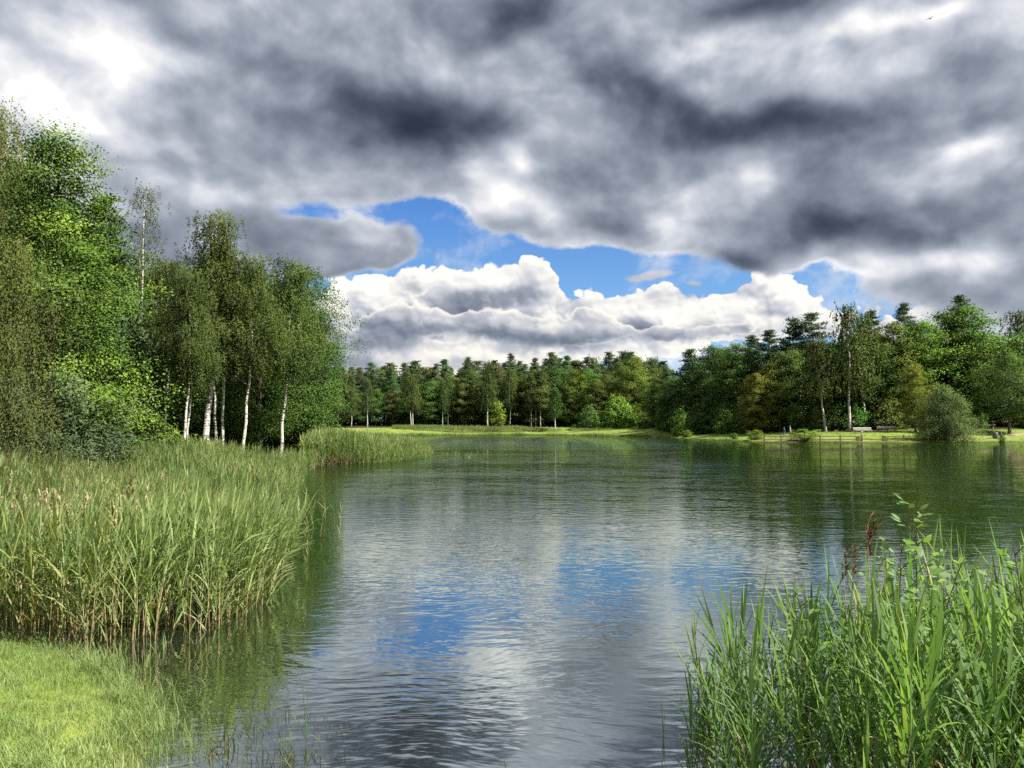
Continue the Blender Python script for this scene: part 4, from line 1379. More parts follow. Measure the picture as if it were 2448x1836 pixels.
plant_px('far_birch0', 1327, 219, 925, 'small birch with hanging green crown near the far shore centre', wide=1.3, color=(0.85, 1.1, 0.85))
plant_px('sapling', 1191, 221, 962, 'yellow-green sapling standing in the far reed strip', wide=1.2, color=(1.6, 1.6, 0.8))
plant_px('round_shrub', 1407, 219, 972, 'bluish rounded bush on the far shore left of the bright bush', wide=0.85, color=(0.95, 1.25, 1.2))
plant_px('round_shrub', 1476, 212, 950, 'bright green dense bush at the far water edge', wide=1.0, color=(1.3, 1.6, 0.8))
plant_px('broad_tree1', 1472, 224, 932, 'brownish small tree behind the bright bush on the far shore', wide=0.7, color=(1.3, 1.0, 0.8))
plant_px('broad_tree0', 1376, 232, 884, 'yellow-green rounded tree, smaller of the far shore domes', wide=0.9, color=(1.3, 1.25, 0.7))
plant_px('broad_tree2', 1425, 228, 905, 'dull olive rounded tree between the two yellow-green domes', wide=1.0, color=(1.05, 1.0, 0.7))
plant_px('broad_tree0', 1517, 226, 852, 'big yellow-green domed tree above the bright bush', wide=1.05, color=(1.35, 1.3, 0.7), rz=2.0)
plant_px('broad_tree1', 1560, 205, 930, 'green rounded tree right of the big dome at the corner of the lake', wide=1.2, color=(0.95, 1.1, 0.85))
plant_px('round_shrub', 1545, 200, 990, 'low green bush at the lake corner below the rounded tree', wide=1.2, color=(0.9, 1.1, 0.8))
plant_px('leafy_shrub', 1374, 219, 1014, 'tiny weed bush on the far shore left of the bluish bush', wide=1.6, color=(0.9, 1.3, 0.8))
# middle row of dark broadleaves
tops = lambda px: np.interp(px, [700, 760, 800, 880, 960, 1040, 1100, 1180, 1250, 1330, 1400, 1460, 1540, 1600], [905, 893, 885, 873, 880, 872, 868, 863, 858, 853, 862, 852, 856, 858])
k = 0
for px in np.arange(716, 1600, 23):
    if 840 < px < 980 and k % 2:
        k += 1
        continue
    dy = random.uniform(18, 62) if px > 1000 else random.uniform(40, 80)
    plant_px('broad_tree%d' % (k % 3), px + random.uniform(-8, 8), random.uniform(233.5 if px > 1000 else 235, 241), float(tops(px)) + dy, 'dark leafy tree in the middle ranks of the wood across the water',
             wide=random.uniform(0.9, 1.3), color=(random.uniform(0.6, 1.1), random.uniform(0.8, 1.1), random.uniform(0.7, 1.0)), group='leafy trees of the wood across the water')
    k += 1
for row, (Y, step, dy) in enumerate(((243, 21, 14), (250, 17, 2), (257, 19, 0))):
    for px in np.arange(700 + row * 6, 1600, step):
        kd = ('tall_pine0', 'tall_pine1', 'tall_pine2', 'young_pine')[random.randrange(4)]
        birchy = random.random() < 0.16
        plant_px('far_birch%d' % (k % 2) if birchy else kd, px + random.uniform(-7, 7), Y + random.uniform(-2.5, 2.5), float(tops(px)) + dy + random.choice((-12, -4, 2, 8, 16, 28)) + random.uniform(-4, 4),
                 'tall birch among the pines of the wood across the water' if birchy else 'tall pine in the ranks of the wood across the water',
                 wide=random.uniform(0.95, 1.45), color=(random.uniform(0.9, 1.5), random.uniform(1.0, 1.4), random.uniform(0.9, 1.3)),
                 group='birches among the pines across the water' if birchy else 'pines of the wood across the water')
        k += 1


# ------------------------------------------------------------------ wood on the right bank
def shore_y(px):
    return float(np.interp(px, [1440, 1560, 1600, 1700, 1800, 1900, 2060, 2300, 2448, 2600], [200, 173, 160, 143, 127, 121, 119, 120, 128, 130]))


RB = [
    ('tall_pine1', 1596, 30, 888, 'small-topped pine at the low start of the right bank wood', 1.0, (0.85, 0.95, 0.9)),
    ('broad_tree0', 1605, 24, 905, 'rounded green tree at the low start of the right bank wood', 1.0, (0.75, 0.95, 0.8)),
    ('young_pine', 1650, 24, 835, 'broad dark pine with tiers where the right bank wood climbs', 1.15, (0.8, 0.95, 0.9)),
    ('broad_tree1', 1668, 30, 868, 'dark oval tree behind the tiered pine on the right bank', 1.0, (0.6, 0.85, 0.7)),
    ('broad_tree2', 1712, 28, 826, 'dark domed tree right of the tiered pine on the right bank', 1.1, (0.6, 0.85, 0.7)),
    ('broad_tree1', 1762, 27, 822, 'lighter green tree in the middle of the climbing wood on the right bank', 0.95, (0.85, 1.1, 0.75)),
    ('tall_pine0', 1796, 33, 802, 'dark pine top right of the lighter green tree', 1.4, (0.8, 0.9, 0.85)),
    ('tall_pine2', 1838, 31, 788, 'dark pine above the brownish tree on the right bank', 1.35, (0.8, 0.9, 0.85)),
    ('young_pine', 1899, 34, 762, 'slim pointed pine right of the two dark pines', 1.1, (0.85, 0.95, 0.9)),
    ('broad_tree0', 1806, 20, 893, 'brownish-yellow blossoming tree above the walkers', 0.85, (1.75, 1.2, 0.75)),
    ('broad_tree2', 1838, 24, 868, 'chestnut-like tree with pale flecked leaves above the walkers', 0.9, (1.2, 1.15, 0.75)),
    ('broad_tree1', 1892, 26, 838, 'dark chestnut-shaped tree left of the leaning birch', 1.0, (0.85, 0.98, 0.7)),
    ('tall_pine1', 1946, 33, 745, 'feathery pine left of the tallest birch', 1.3, (0.9, 1.0, 0.9)),
    ('far_leaning_birch', 1972, 19, 808, 'leaning birch with a bare bent limb left of the tallest birch', 1.15, (1.0, 0.98, 0.85)),
    ('far_birch0', 2028, 19, 724, 'tallest white birch on the right bank above the first bench', 1.0, (0.95, 1.0, 0.85)),
    ('far_birch1', 2065, 24, 745, 'second birch right of the tallest birch, its trunk half hidden', 1.1, (0.95, 1.0, 0.85)),
    ('broad_tree0', 1985, 28, 832, 'dark leafy tree behind the leaning birch', 1.1, (0.6, 0.85, 0.65)),
    ('broad_tree2', 2040, 30, 815, 'dark leafy tree behind the tallest birch', 1.1, (0.6, 0.85, 0.65)),
    ('tall_pine2', 2084, 36, 742, 'pine top right of the tallest birch', 1.1, (0.85, 0.95, 0.9)),
    ('broad_tree1', 2090, 27, 835, 'dark green tree above the second bench', 1.1, (0.75, 1.0, 0.65)),
    ('broad_tree0', 2135, 30, 775, 'fresh green domed tree right of the birches', 1.1, (1.2, 1.2, 0.7)),
    ('tall_pine0', 2167, 38, 724, 'lone feathery pine standing clear of the canopy', 1.0, (0.9, 1.05, 0.95)),
    ('broad_tree2', 2205, 29, 768, 'bright green large tree above the yellowish tree', 1.15, (1.05, 1.35, 0.75)),
    ('broad_tree1', 2186, 13, 872, 'yellowish young tree just behind the big willow bush', 0.8, (1.6, 1.3, 0.6)),
    ('tall_pine1', 2298, 40, 704, 'highest pine top at the peak of the right bank wood', 1.0, (0.8, 0.95, 0.9)),
    ('broad_tree0', 2258, 33, 752, 'yellow-green tree shoulder left of the wood peak', 1.1, (1.15, 1.15, 0.7)),
    ('broad_tree2', 2312, 31, 730, 'great dark green tree forming the peak of the right bank wood', 1.25, (0.8, 1.15, 0.75)),
    ('broad_tree1', 2365, 29, 800, 'green tree stepping down right of the wood peak', 1.1, (0.85, 1.1, 0.75)),
    ('forked_tree', 2411, 9, 848, 'grey-trunked forked tree standing on the grass by the path', 1.0, (0.85, 1.0, 0.85)),
    ('far_birch1', 2446, 26, 738, 'tall thin birch at the right edge behind the forked tree', 1.2, (1.1, 1.05, 1.1)),
    ('broad_tree0', 2440, 34, 830, 'dull green tree at the right edge behind the forked tree', 1.2, (0.7, 0.9, 0.75)),
]
for (kd, px, off, top, lb, wd, c) in RB:
    plant_px(kd, px, shore_y(px) + off, top, lb, wide=wd, color=c, rz=0.0 if 'birch' in kd else None)
for px in np.arange(1570, 2560, 34):
    plant_px('broad_tree%d' % random.randrange(3), px + random.uniform(-8, 8), shore_y(px) + random.uniform(37, 46), float(np.interp(px, [1560, 1650, 1760, 1960, 2100, 2230, 2320, 2448], [880, 860, 830, 805, 800, 785, 770, 820])) + random.uniform(0, 30),
             'dark leafy tree deep in the right bank wood', wide=1.0, color=(random.uniform(0.65, 0.95), random.uniform(0.85, 1.1), random.uniform(0.6, 0.85)), group='leafy trees deep in the right bank wood')
# shaded bushes along the foot of the woods
for px in np.arange(1590, 2480, 24):
    if 2340 < px < 2420:
        continue
    plant_px('round_shrub', px + random.uniform(-6, 6), shore_y(px) + random.uniform(23, 29), float(np.interp(px, [1590, 1700, 1800, 2000, 2200, 2480], [975, 950, 955, 965, 960, 975])) + random.uniform(-16, 16),
             'shaded bush at the foot of the right bank wood', wide=random.uniform(0.8, 1.2), color=(random.uniform(0.65, 1.1), random.uniform(0.9, 1.2), random.uniform(0.65, 0.9)), group='bushes at the foot of the right bank wood')
for px in np.arange(716, 1590, 30):
    plant_px('round_shrub', px + random.uniform(-9, 9), random.uniform(240, 246), random.uniform(975, 1000), 'shaded bush at the foot of the wood across the water',
             wide=random.uniform(0.9, 1.3), color=(random.uniform(0.45, 0.7), random.uniform(0.75, 0.95), random.uniform(0.7, 0.95)), group='bushes at the foot of the wood across the water')
# bushes standing out in front
for (kd, px, Y, top, lb, wd, c) in (
    ('big_willow_bush', 2252, 120.5, 930, 'huge rounded grey-green willow bush hanging over the water', 0.86, (1.3, 1.35, 0.75)),
    ('round_shrub', 1626, 163, 978, 'upright bright green bush alone on the right bank grass', 0.62, (1.3, 1.6, 0.8)),
    ('round_shrub', 1733, 158, 985, 'green bush at the wood edge right of the upright bright bush', 1.0, (1.0, 1.4, 0.7)),
    ('round_shrub', 1685, 167, 970, 'leafy dark bush behind the upright bright bush', 1.0, (0.8, 1.1, 0.8)),
    ('leafy_shrub', 1640, 156, 1028, 'low yellow-green herb clump below the upright bright bush', 1.6, (1.2, 1.4, 0.7)),
    ('leafy_shrub', 1753, 136.5, 1035, 'dark green rush clump at the water edge left of the fence', 1.3, (0.7, 1.1, 0.7)),
    ('leafy_shrub', 1802, 129, 1028, 'yellow-green herb clump at the left end of the fence', 1.7, (1.4, 1.5, 0.7)),
    ('leafy_shrub', 1922, 121.2, 1026, 'wide herb clump with pinkish tips in the middle of the fence', 2.4, (1.3, 1.5, 0.8)),
    ('leafy_shrub', 2050, 121.0, 1044, 'little yellowish weed clump by the tall post of the fence', 1.7, (1.5, 1.4, 0.8)),
    ('leafy_shrub', 2114, 121.0, 1043, 'little pale weed clump near the right end of the fence', 1.8, (1.5, 1.4, 0.9)),
    ('leafy_shrub', 2391, 122.2, 1040, 'bluish grass clump in front of the brown marker post', 0.8, (0.8, 1.2, 1.3)),
):
    plant_px(kd, px, Y, top, lb, wide=wd, color=c)

# dense dim growth far inside the woods closes the view between the trunks
rngu = np.random.default_rng(9)


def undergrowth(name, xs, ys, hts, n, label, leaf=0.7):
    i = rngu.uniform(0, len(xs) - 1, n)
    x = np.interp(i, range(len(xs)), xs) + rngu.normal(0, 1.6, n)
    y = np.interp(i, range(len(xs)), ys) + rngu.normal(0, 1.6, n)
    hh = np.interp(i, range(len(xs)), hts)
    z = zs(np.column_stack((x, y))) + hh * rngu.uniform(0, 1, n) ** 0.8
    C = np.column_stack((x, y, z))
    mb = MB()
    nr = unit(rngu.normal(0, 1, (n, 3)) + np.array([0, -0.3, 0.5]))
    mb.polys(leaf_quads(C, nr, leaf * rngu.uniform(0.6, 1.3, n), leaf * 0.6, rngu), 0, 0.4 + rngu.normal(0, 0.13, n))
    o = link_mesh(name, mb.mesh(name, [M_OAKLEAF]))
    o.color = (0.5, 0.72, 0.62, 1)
    sa = o.data.attributes.new('soft', 'FLOAT_VECTOR', 'FACE')
    sa.data.foreach_set('vector', np.tile(np.array([0.1, -0.5, 0.6], dtype=np.float32), n))
    tag(o, label, 'undergrowth', kind='stuff')


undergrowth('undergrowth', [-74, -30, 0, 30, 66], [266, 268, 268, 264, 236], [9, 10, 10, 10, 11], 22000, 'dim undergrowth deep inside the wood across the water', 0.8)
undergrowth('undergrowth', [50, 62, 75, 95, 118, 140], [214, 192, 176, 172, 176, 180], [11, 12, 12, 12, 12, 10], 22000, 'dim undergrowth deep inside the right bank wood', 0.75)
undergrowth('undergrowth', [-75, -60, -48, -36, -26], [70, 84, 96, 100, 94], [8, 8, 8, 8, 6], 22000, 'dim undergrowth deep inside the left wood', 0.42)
# ------------------------------------------------------------------ furniture of the far bank
M_FENCE = flat_mat('weathered_fence_wood', [(0.3, (0.07, 0.05, 0.032)), (0.7, (0.17, 0.125, 0.08))], 6)
M_PALE = flat_mat('pale_timber', [(0.3, (0.30, 0.235, 0.16)), (0.7, (0.48, 0.40, 0.29))], 6)
M_BENCH = flat_mat('bench_slats', [(0.3, (0.42, 0.38, 0.36)), (0.7, (0.62, 0.58, 0.56))], 6)
M_METAL = flat_mat('dark_steel', [(0.3, (0.03, 0.03, 0.032)), (0.7, (0.07, 0.07, 0.072))], 8, 0.5, 0.5)
M_BIN = flat_mat('bin_panel', [(0.3, (0.05, 0.055, 0.065)), (0.7, (0.10, 0.105, 0.12))], 12, 0.6, 0.4)


def part(name, mb, mats, parent, smooth=False):
    return link_mesh(name, mb.mesh(name, mats, smooth), parent)


def post_mesh(h, w, top=True):
    mb = MB()
    mb.box((0, 0, h / 2), (w, w, h), 0, 0.5, 0, w * 0.12)
    if top:
        mb.box((0, 0, h + 0.012), (w * 1.18, w * 1.18, 0.024), 0, 0.5)
    return mb


# low two-rail fence at the water's edge
YF = 119.9
fr = empty('fence', (x_at(1810, YF), YF, 0))
tag(fr, 'low two-rail wooden fence along the far water edge', 'fence')
ox = fr.location.x
FPX = [(1825, 0.95), (1865, 1.0), (1913, 0.95), (1958, 1.0), (2006, 1.0), (2058, 1.0), (2108, 0.95), (2157, 1.0), (2204, 0.95)]
posts = [(x_at(px, YF) - ox, h) for px, h in FPX]
for (x, h) in posts:
    p = part('post', post_mesh(h, 0.16), [M_FENCE], fr)
    p.location = (x, 0, 0.02)
for i, ((x0, h0), (x1, h1)) in enumerate(zip(posts[:-1], posts[1:])):
    for z in (0.86, 0.40):
        if i == 5 and z > 0.5:
            continue
        mb = MB()
        mb.box(((x0 + x1) / 2, -0.10, z + random.uniform(-0.02, 0.02)), (x1 - x0 - 0.01, 0.05, 0.13), 0, 0.5, 0, 0.01)
        part('rail', mb, [M_FENCE], fr)
mb = MB()
mb.box(((0.1 - 2.0) / 2 + posts[0][0] - 0.3, -0.10, 0.84), (1.5, 0.05, 0.12), 0)
part('rail', mb, [M_FENCE], fr)
# timber bank edging under the fence
mb = MB()
mb.box(((posts[0][0] + posts[-1][0]) / 2, -0.22, 0.02), (posts[-1][0] - posts[0][0] + 1.6, 0.1, 0.14), 0, 0.5, 0, 0.01)
part('bank_edging', mb, [M_FENCE], fr)

# taller pale post with a small sign board behind the fence
YP = 120.6
pp = empty('sign_post', (x_at(2058, YP), YP, ground_z(x_at(2058, YP), YP) - 0.02))
tag(pp, 'tall pale wooden post rising above the middle of the fence', 'post')
part('post', post_mesh(1.55, 0.17), [M_PALE], pp)
mb = MB(); mb.box((0, -0.10, 1.38), (0.34, 0.03, 0.26), 0, 0.5, 0, 0.006)
part('board', mb, [M_PALE], pp)


def bench(px, Y, w, label, rz):
    x = x_at(px, Y)
    r = empty('park_bench', (x, Y, ground_z(x, Y)), rz)
    tag(r, label, 'bench', 'long slatted benches')
    for k in range(3):
        mb = MB(); mb.box((0, -0.38 + k * 0.16, 0.46), (w, 0.13, 0.04), 0, 0.5, 0, 0.006)
        part('seat_slat', mb, [M_BENCH], r)
    for k in range(2):
        mb = MB(); mb.box((0, 0.10 + k * 0.05, 0.66 + k * 0.21), (w, 0.035, 0.13), 0, 0.5, 0, 0.006)
        part('backrest_slat', mb, [M_BENCH], r)
    for sx in (-0.42, 0, 0.42):
        mb = MB()
        mb.box((sx * w, -0.36, 0.22), (0.07, 0.07, 0.44), 0)
        part('leg', mb, [M_METAL], r)
        mb = MB()
        mb.tube([(sx * w, 0.04, 0), (sx * w, 0.05, 0.45), (sx * w, 0.2, 0.98)], 0.04, 6, 0)
        part('leg', mb, [M_METAL], r)
        mb = MB(); mb.box((sx * w, -0.16, 0.415), (0.06, 0.46, 0.05), 0)
        part('seat_bearer', mb, [M_METAL], r)
    return r


bench(2059.5, 132.5, 3.05, 'long slatted park bench below the tallest birch', 0.03)
bench(2117.5, 134.5, 3.2, 'long slatted park bench nearer the big willow bush', -0.05)

# hitching rail
YH = 139.0
x0, x1 = x_at(2333.5, YH), x_at(2371.5, YH)
hr = empty('hitching_rail', (x0, YH, ground_z(x0, YH)))
tag(hr, 'pale timber rail on two posts on the slope above the path', 'rail')
for x in (0, x1 - x0):
    p = part('post', post_mesh(1.3, 0.17), [M_PALE], hr)
    p.location = (x, 0, ground_z(x0 + x, YH) - hr.location.z - 0.02)
mb = MB(); mb.tube([(-0.25, -0.15, 0.98), (x1 - x0 + 0.25, -0.15, 0.98 + ground_z(x1, YH) - hr.location.z)], 0.085, 8, 0)
part('rail', mb, [M_PALE], hr, True)

# round litter bin and brown marker post
YB = 128.0
xb = x_at(2376, YB)
bn = empty('litter_bin', (xb, YB, ground_z(xb, YB)))
tag(bn, 'round dark litter bin beside the sandy path', 'litter bin')
mb = MB()
mb.tube([(0, 0, 0.08), (0, 0, 0.12), (0, 0, 0.86), (0, 0, 0.90)], [0.36, 0.40, 0.42, 0.40], 16, 0)
part('bin_body', mb, [M_BIN], bn, True)
mb = MB(); mb.tube([(0, 0, 0.90), (0, 0, 0.97), (0, 0, 1.05)], [0.43, 0.41, 0.2], 16, 0)
part('lid', mb, [M_METAL], bn, True)
mb = MB(); mb.tube([(0, 0, -0.05), (0, 0, 0.08)], [0.3, 0.3], 12, 0)
part('base', mb, [M_METAL], bn, True)
YM = 128.4
xm = x_at(2390, YM)
mp = empty('marker_post', (xm, YM, ground_z(xm, YM) - 0.03))
tag(mp, 'short dark brown marker post right of the round bin', 'post')
part('post', post_mesh(1.1, 0.2, False), [M_FENCE], mp)
mb = MB(); mb.tube([(0, 0, 1.1), (0, 0, 1.2)], [0.11, 0.02], 4, 0)
part('cap', mb, [M_FENCE], mp)


# ------------------------------------------------------------------ the two walkers
def person(px, Y, H, label, jacket, trousers, hairc, swing, face):
    x = x_at(px, Y)
    z0 = ground_z(x, Y)
    J = {  # joints in heights of the body; x = forward
        'pelvis': (0, 0, .52), 'waist': (0.005, 0, .60), 'chest': (0.012, 0, .72), 'neck': (0.015, 0, .835), 'head0': (0.02, 0, .875), 'head1': (0.025, 0, .925), 'top': (0.022, 0, .975),
        'nose': (0.068, 0, .915),
        'hl': (0, .052, .50), 'kl': (0.09 * swing, .055, .28), 'al': (0.11 * swing, .055, .045), 'tl': (0.11 * swing + .085, .06, .018),
        'hr': (0, -.052, .50), 'kr': (-0.03 * swing, -.055, .28), 'ar': (-0.16 * swing, -.055, .06), 'tr': (-0.16 * swing + .08, -.06, .018),
        'sl': (0.01, .105, .80), 'el': (-.05 * swing, .125, .635), 'wl': (.0 * swing, .125, .50), 'fl': (.012, .125, .455),
        'sr': (0.01, -.105, .80), 'er': (.03 * swing, -.125, .635), 'wr': (.10 * swing, -.12, .52), 'fr': (.13 * swing, -.118, .475),
    }
    Rr = {'pelvis': .075, 'waist': .068, 'chest': .085, 'neck': .032, 'head0': .042, 'head1': .056, 'top': .036, 'nose': .012, 'hl': .055, 'kl': .036, 'al': .024, 'tl': .02, 'hr': .055, 'kr': .036, 'ar': .024, 'tr': .02,
          'sl': .042, 'el': .03, 'wl': .02, 'fl': .018, 'sr': .042, 'er': .03, 'wr': .02, 'fr': .018}
    E = [('pelvis', 'waist'), ('waist', 'chest'), ('chest', 'neck'), ('neck', 'head0'), ('head0', 'head1'), ('head1', 'top'), ('head1', 'nose'), ('pelvis', 'hl'), ('hl', 'kl'), ('kl', 'al'), ('al', 'tl'), ('pelvis', 'hr'), ('hr', 'kr'),
         ('kr', 'ar'), ('ar', 'tr'), ('chest', 'sl'), ('sl', 'el'), ('el', 'wl'), ('wl', 'fl'), ('chest', 'sr'), ('sr', 'er'), ('er', 'wr'), ('wr', 'fr')]
    # fingers and thumbs
    for side, hand, sg in (('l', 'fl', 1), ('r', 'fr', -1)):
        hx, hy, hz = J[hand]
        for q, (dx, dz) in enumerate(((.012, -.03), (.005, -.036), (-.003, -.034), (-.010, -.028))):
            nm = 'g%s%d' % (side, q)
            J[nm] = (hx + dx, hy, hz + dz); Rr[nm] = .005; E.append((hand, nm))
        J['t' + side + 'h'] = (hx + .024, hy - sg * .004, hz - .008); Rr['t' + side + 'h'] = .006; E.append((hand, 't' + side + 'h'))
    names = list(J)
    me = bpy.data.meshes.new('person_skeleton')
    me.from_pydata([tuple(c * H for c in J[n]) for n in names], [(names.index(a), names.index(b)) for a, b in E], [])
    o = bpy.data.objects.new('person_skeleton', me)
    COL.objects.link(o)
    sk = o.modifiers.new('skin', 'SKIN')
    for i, n in enumerate(names):
        me.skin_vertices[0].data[i].radius = (Rr[n] * H, Rr[n] * H)
        me.skin_vertices[0].data[i].use_root = n == 'pelvis'
    ss = o.modifiers.new('sub', 'SUBSURF'); ss.levels = 2; ss.render_levels = 2
    dg = bpy.context.evaluated_depsgraph_get()
    ev = o.evaluated_get(dg)
    body = bpy.data.meshes.new_from_object(ev)
    bpy.data.objects.remove(o)
    skin = flat_mat('skin', [(0.3, (0.42, 0.26, 0.19)), (0.7, (0.52, 0.34, 0.25))], 20, 0.6)
    shoe = flat_mat('shoes', [(0.3, (0.03, 0.025, 0.02)), (0.7, (0.06, 0.05, 0.045))], 20, 0.6)
    jm = flat_mat('jacket_cloth', [(0.3, tuple(c * 0.75 for c in jacket)), (0.7, jacket)], 14, 0.85)
    tm = flat_mat('trouser_cloth', [(0.3, tuple(c * 0.75 for c in trousers)), (0.7, trousers)], 14, 0.85)
    body.materials.clear()
    for m in (skin, jm, tm, shoe):
        body.materials.append(m)
    for f in body.polygons:
        c = f.center / H
        arm = abs(c.y) > 0.088
        if c.z > 0.845 or (arm and c.z < 0.505 and c.z > 0.36):
            f.material_index = 0
        elif c.z > 0.50:
            f.material_index = 1
        elif c.z > 0.045:
            f.material_index = 2
        else:
            f.material_index = 3
        f.use_smooth = True
    r = empty('person', (x, Y, z0), face)
    link_mesh('body', body, r)
    hm = flat_mat('hair', [(0.3, tuple(c * 0.7 for c in hairc)), (0.7, hairc)], 20, 0.7)
    mb = MB()
    ang = np.linspace(0, 2 * math.pi, 12, endpoint=False)
    rings = []
    for zz, rad, dx in ((.905, .060, -.012), (.935, .066, -.008), (.965, .058, -.004), (.985, .036, 0), (.993, .006, 0)):
        rings.append(np.stack((.022 + dx + rad * np.cos(ang), rad * 0.92 * np.sin(ang), np.full(12, zz)), 1) * H)
    V = np.concatenate(rings)
    mb.indexed(V, [(a * 12 + b, a * 12 + (b + 1) % 12, (a + 1) * 12 + (b + 1) % 12, (a + 1) * 12 + b) for a in range(4) for b in range(12)])
    hair = part('hair', mb, [hm], r, True)
    tag(r, label, 'person')
    return r


person(1873.5, 128.5, 1.76, 'person in a blue jacket and jeans striding along the bank', (0.03, 0.10, 0.30), (0.05, 0.10, 0.22), (0.10, 0.06, 0.035), 1.0, math.radians(172))
person(1887.5, 131.5, 1.84, 'person in a light grey jacket and dark trousers walking behind', (0.36, 0.36, 0.36), (0.03, 0.035, 0.05), (0.16, 0.11, 0.07), -0.9, math.radians(176))

# ------------------------------------------------------------------ small things
# drifting plank and a reed stalk float at the edge of the bed
x, y = P0(668, 1325)
M_DRIFT = flat_mat('drift_wood', [(0.3, (0.12, 0.085, 0.065)), (0.7, (0.30, 0.23, 0.18))], 9)
dw = empty('driftwood', (x - 0.1, y, 0.0), 0.06)
tag(dw, 'weathered brown plank afloat at the edge of the left reed bed', 'driftwood')
mb = MB()
mb.box((0, 0, 0.012), (0.62, 0.07, 0.04), 0, 0.5, 0, 0.008)
part('plank', mb, [M_DRIFT], dw)
mb = MB(); mb.tube([(0.08, -0.01, 0.035), (0.14, 0.0, 0.062), (0.2, 0.01, 0.05)], [0.03, 0.035, 0.015], 6, 0)
part('knot', mb, [flat_mat('peeled_bark', [(0.3, (0.42, 0.22, 0.16)), (0.7, (0.60, 0.36, 0.27))], 9)], dw, True)

# upright rushes in the shallows
def rush(px, py, H, n, label, spread=0.02):
    x, y = P0(px, py)
    mb = MB()
    rg = np.random.default_rng(int(px))
    for k in range(n):
        blade(mb, np.array([rg.normal(0, spread), rg.normal(0, spread), 0]), rg.uniform(0, 6.28), rg.uniform(0.0, 0.12), rg.uniform(0.1, 0.3), H * rg.uniform(0.55, 1.0) if k else H, 0.011, rg, 0, 0.35 + rg.normal(0, 0.1), 5)
    o = link_mesh('rush', mb.mesh('rush', [M_NEARLEAF]))
    o.location = (x, y, -0.03)
    tag(o, label, 'rush')


rush(728, 1772, 0.56, 3, 'tall dark rush standing alone in the near shallows')
rush(690, 1795, 0.20, 7, 'low rush tuft left of the tall rush in the shallows', 0.035)
rush(612, 1752, 0.22, 3, 'small leaning rush between the bank and the tall rush')
rush(1208, 1838, 0.14, 2, 'tiny rush tip at the bottom centre of the pond')
rush(1590, 1760, 0.42, 2, 'single thin rush in the water left of the near clump')

# dead plumed reeds and willow shoots rising from the near clump
for i, (px, top, Y, lb) in enumerate(((2066, 1252, 5.9, 'tallest dead reed with a fluffy brown plume above the near clump'), (2008, 1305, 6.0, 'thin dead reed with a small brown plume left of the tallest one'),
                                      (2030, 1300, 6.05, 'thin dead reed with a drooping brown plume beside the tallest one'))):
    x = x_at(px, Y)
    H = z_at(top, Y) + 0.1
    r = empty('dead_reed', (x + 0.05, Y, -0.1))
    rg = np.random.default_rng(600 + i)
    mb = MB(); pts = [(0, 0, 0), (-0.02, 0, H * 0.5), (-0.05, 0, H - 0.2)]
    mb.tube(pts, [0.005, 0.004, 0.0025], 5, 0, 0.25)
    part('stem', mb, [M_STEM], r, True)
    mb = MB(); plume(mb, np.array([-0.05, 0, H - 0.24]), rg, 0, 0.26 if i == 0 else 0.18, 60 if i == 0 else 26)
    part('plume', mb, [M_DARKPLUME], r)
    tag(r, lb, 'reed')


def shoot(px, top, Y, n, label, seed):
    """Thin woody willow or alder shoot with oval leaves."""
    rg = np.random.default_rng(seed)
    x = x_at(px, Y)
    H = z_at(top, Y) + 0.1
    r = empty('willow_shoot', (x, Y, -0.1))
    b = rg.normal(0, 0.06)
    P = bez(np.array([-b, 0, 0]), np.array([-b, 0, H * 0.6]), np.array([b * 1.5, 0, H]), 9)
    mb = MB(); mb.tube(P, np.linspace(0.009, 0.002, 9), 5, 0)
    lf = MB()
    for k in range(n):
        t = 0.45 + 0.55 * k / n
        p = np.array([np.interp(t, np.linspace(0, 1, 9), P[:, i]) for i in range(3)])
        az = k * 2.4
        ln = rg.uniform(0.08, 0.22) * (1.2 - t) * 2.2
        q = p + np.array([math.cos(az) * ln, math.sin(az) * ln, ln * 0.9])
        mb.tube([p, (p + q) / 2 + np.array([0, 0, 0.01]), q], [0.003, 0.002, 0.001], 4, 0)
        for j in range(5):
            c = p + (q - p) * (0.3 + 0.17 * j) + rg.normal(0, 0.012, 3)
            a2 = az + rg.choice([-1, 1]) * rg.uniform(0.5, 1.1)
            dr = unit(np.array([[math.cos(a2), math.sin(a2), rg.uniform(0.0, 0.8)]]))[0]
            L = rg.uniform(0.05, 0.085)
            nr = unit(np.array([rg.normal(0, 0.4, 3) + np.array([0, -0.3, 1.0])]))
            Q = leaf_oval(c + dr * L * 0.5, dr, nr[0], L, L * 0.5)
            lf.polys(Q[None], 0, 0.6 + rg.normal(0, 0.15))
    part('stem', mb, [M_BARK], r, True)
    part('leaves', lf, [M_NEARLEAF], r)
    tag(r, label, 'sapling')


def leaf_oval(c, d, n, L, W):
    d = d / np.linalg.norm(d)
    n = n - d * np.dot(n, d); n /= np.linalg.norm(n) + 1e-9
    s = np.cross(n, d)
    return np.array([c - d * L * 0.5, c - d * L * 0.2 - s * W * 0.42, c + d * L * 0.12 - s * W * 0.45, c + d * L * 0.5, c + d * L * 0.12 + s * W * 0.45, c - d * L * 0.2 + s * W * 0.42])


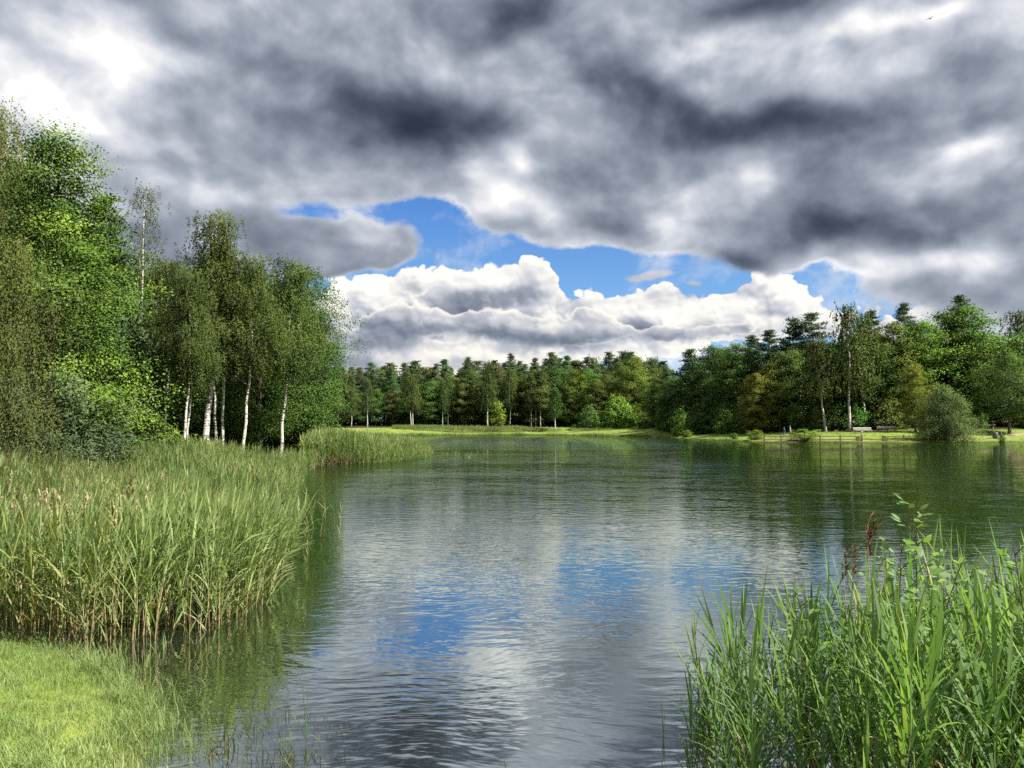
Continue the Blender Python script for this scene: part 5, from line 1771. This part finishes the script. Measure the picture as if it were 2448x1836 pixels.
shoot(2135, 1300, 5.2, 16, 'oval-leaved willow shoot in the middle of the near clump', 1)
shoot(2178, 1205, 5.3, 18, 'tallest feathery willow shoot of the near clump', 2)
shoot(2215, 1345, 4.9, 16, 'bushy willow shoot right of the tallest one in the near clump', 3)
shoot(1908, 1420, 5.4, 12, 'small oval-leaved shoot at the left part of the near clump', 4)
shoot(2440, 1300, 4.6, 14, 'leafy willow shoot at the right edge of the near clump', 5)

# ------------------------------------------------------------------ bird
d = ray(2223, 45)
k = 70 / d.y
bd = empty('bird', (d.x * k, 70, CAM_H + d.z * k), 0.5)
tag(bd, 'small dark bird flying high under the grey clouds', 'bird')
mb = MB()
mb.tube([(-0.17, 0, 0), (-0.1, 0, 0.0), (0, 0, 0.01), (0.09, 0, 0.015), (0.13, 0, 0.02), (0.17, 0, 0.012)], [0.012, 0.03, 0.045, 0.035, 0.026, 0.004], 8, 0)
mb.polys([[(-0.12, 0, 0), (-0.27, 0.05, 0), (-0.24, 0, 0.004), (-0.27, -0.05, 0)]], 0)
for sg in (1, -1):
    sec = [(0.0, 0.02, 0.02, .11), (0.02, 0.12, 0.07, .10), (0.03, 0.22, 0.09, .08), (-0.03, 0.34, 0.07, .05), (-0.10, 0.43, 0.04, .01)]
    V, Fc = [], []
    for (cx, cy, cz, ch) in sec:
        V += [(cx + ch / 2, cy * sg, cz), (cx, cy * sg, cz + 0.012), (cx - ch / 2, cy * sg, cz - 0.004)]
    for a in range(4):
        for b in range(2):
            Fc.append((a * 3 + b, a * 3 + b + 1, a * 3 + b + 4, a * 3 + b + 3))
    mb.indexed(V, Fc)
part('body', mb, [flat_mat('plumage', [(0.3, (0.02, 0.02, 0.022)), (0.7, (0.05, 0.05, 0.055))], 20)], bd, True)

# ------------------------------------------------------------------ render settings
c = scene.cycles
c.use_adaptive_sampling = True
c.adaptive_threshold = 0.012
c.adaptive_min_samples = 16
c.max_bounces = 7
c.diffuse_bounces = 4
c.glossy_bounces = 2
c.transmission_bounces = 3
c.transparent_max_bounces = 4
c.sample_clamp_indirect = 4
c.caustics_reflective = False
c.caustics_refractive = False
c.use_denoising = False
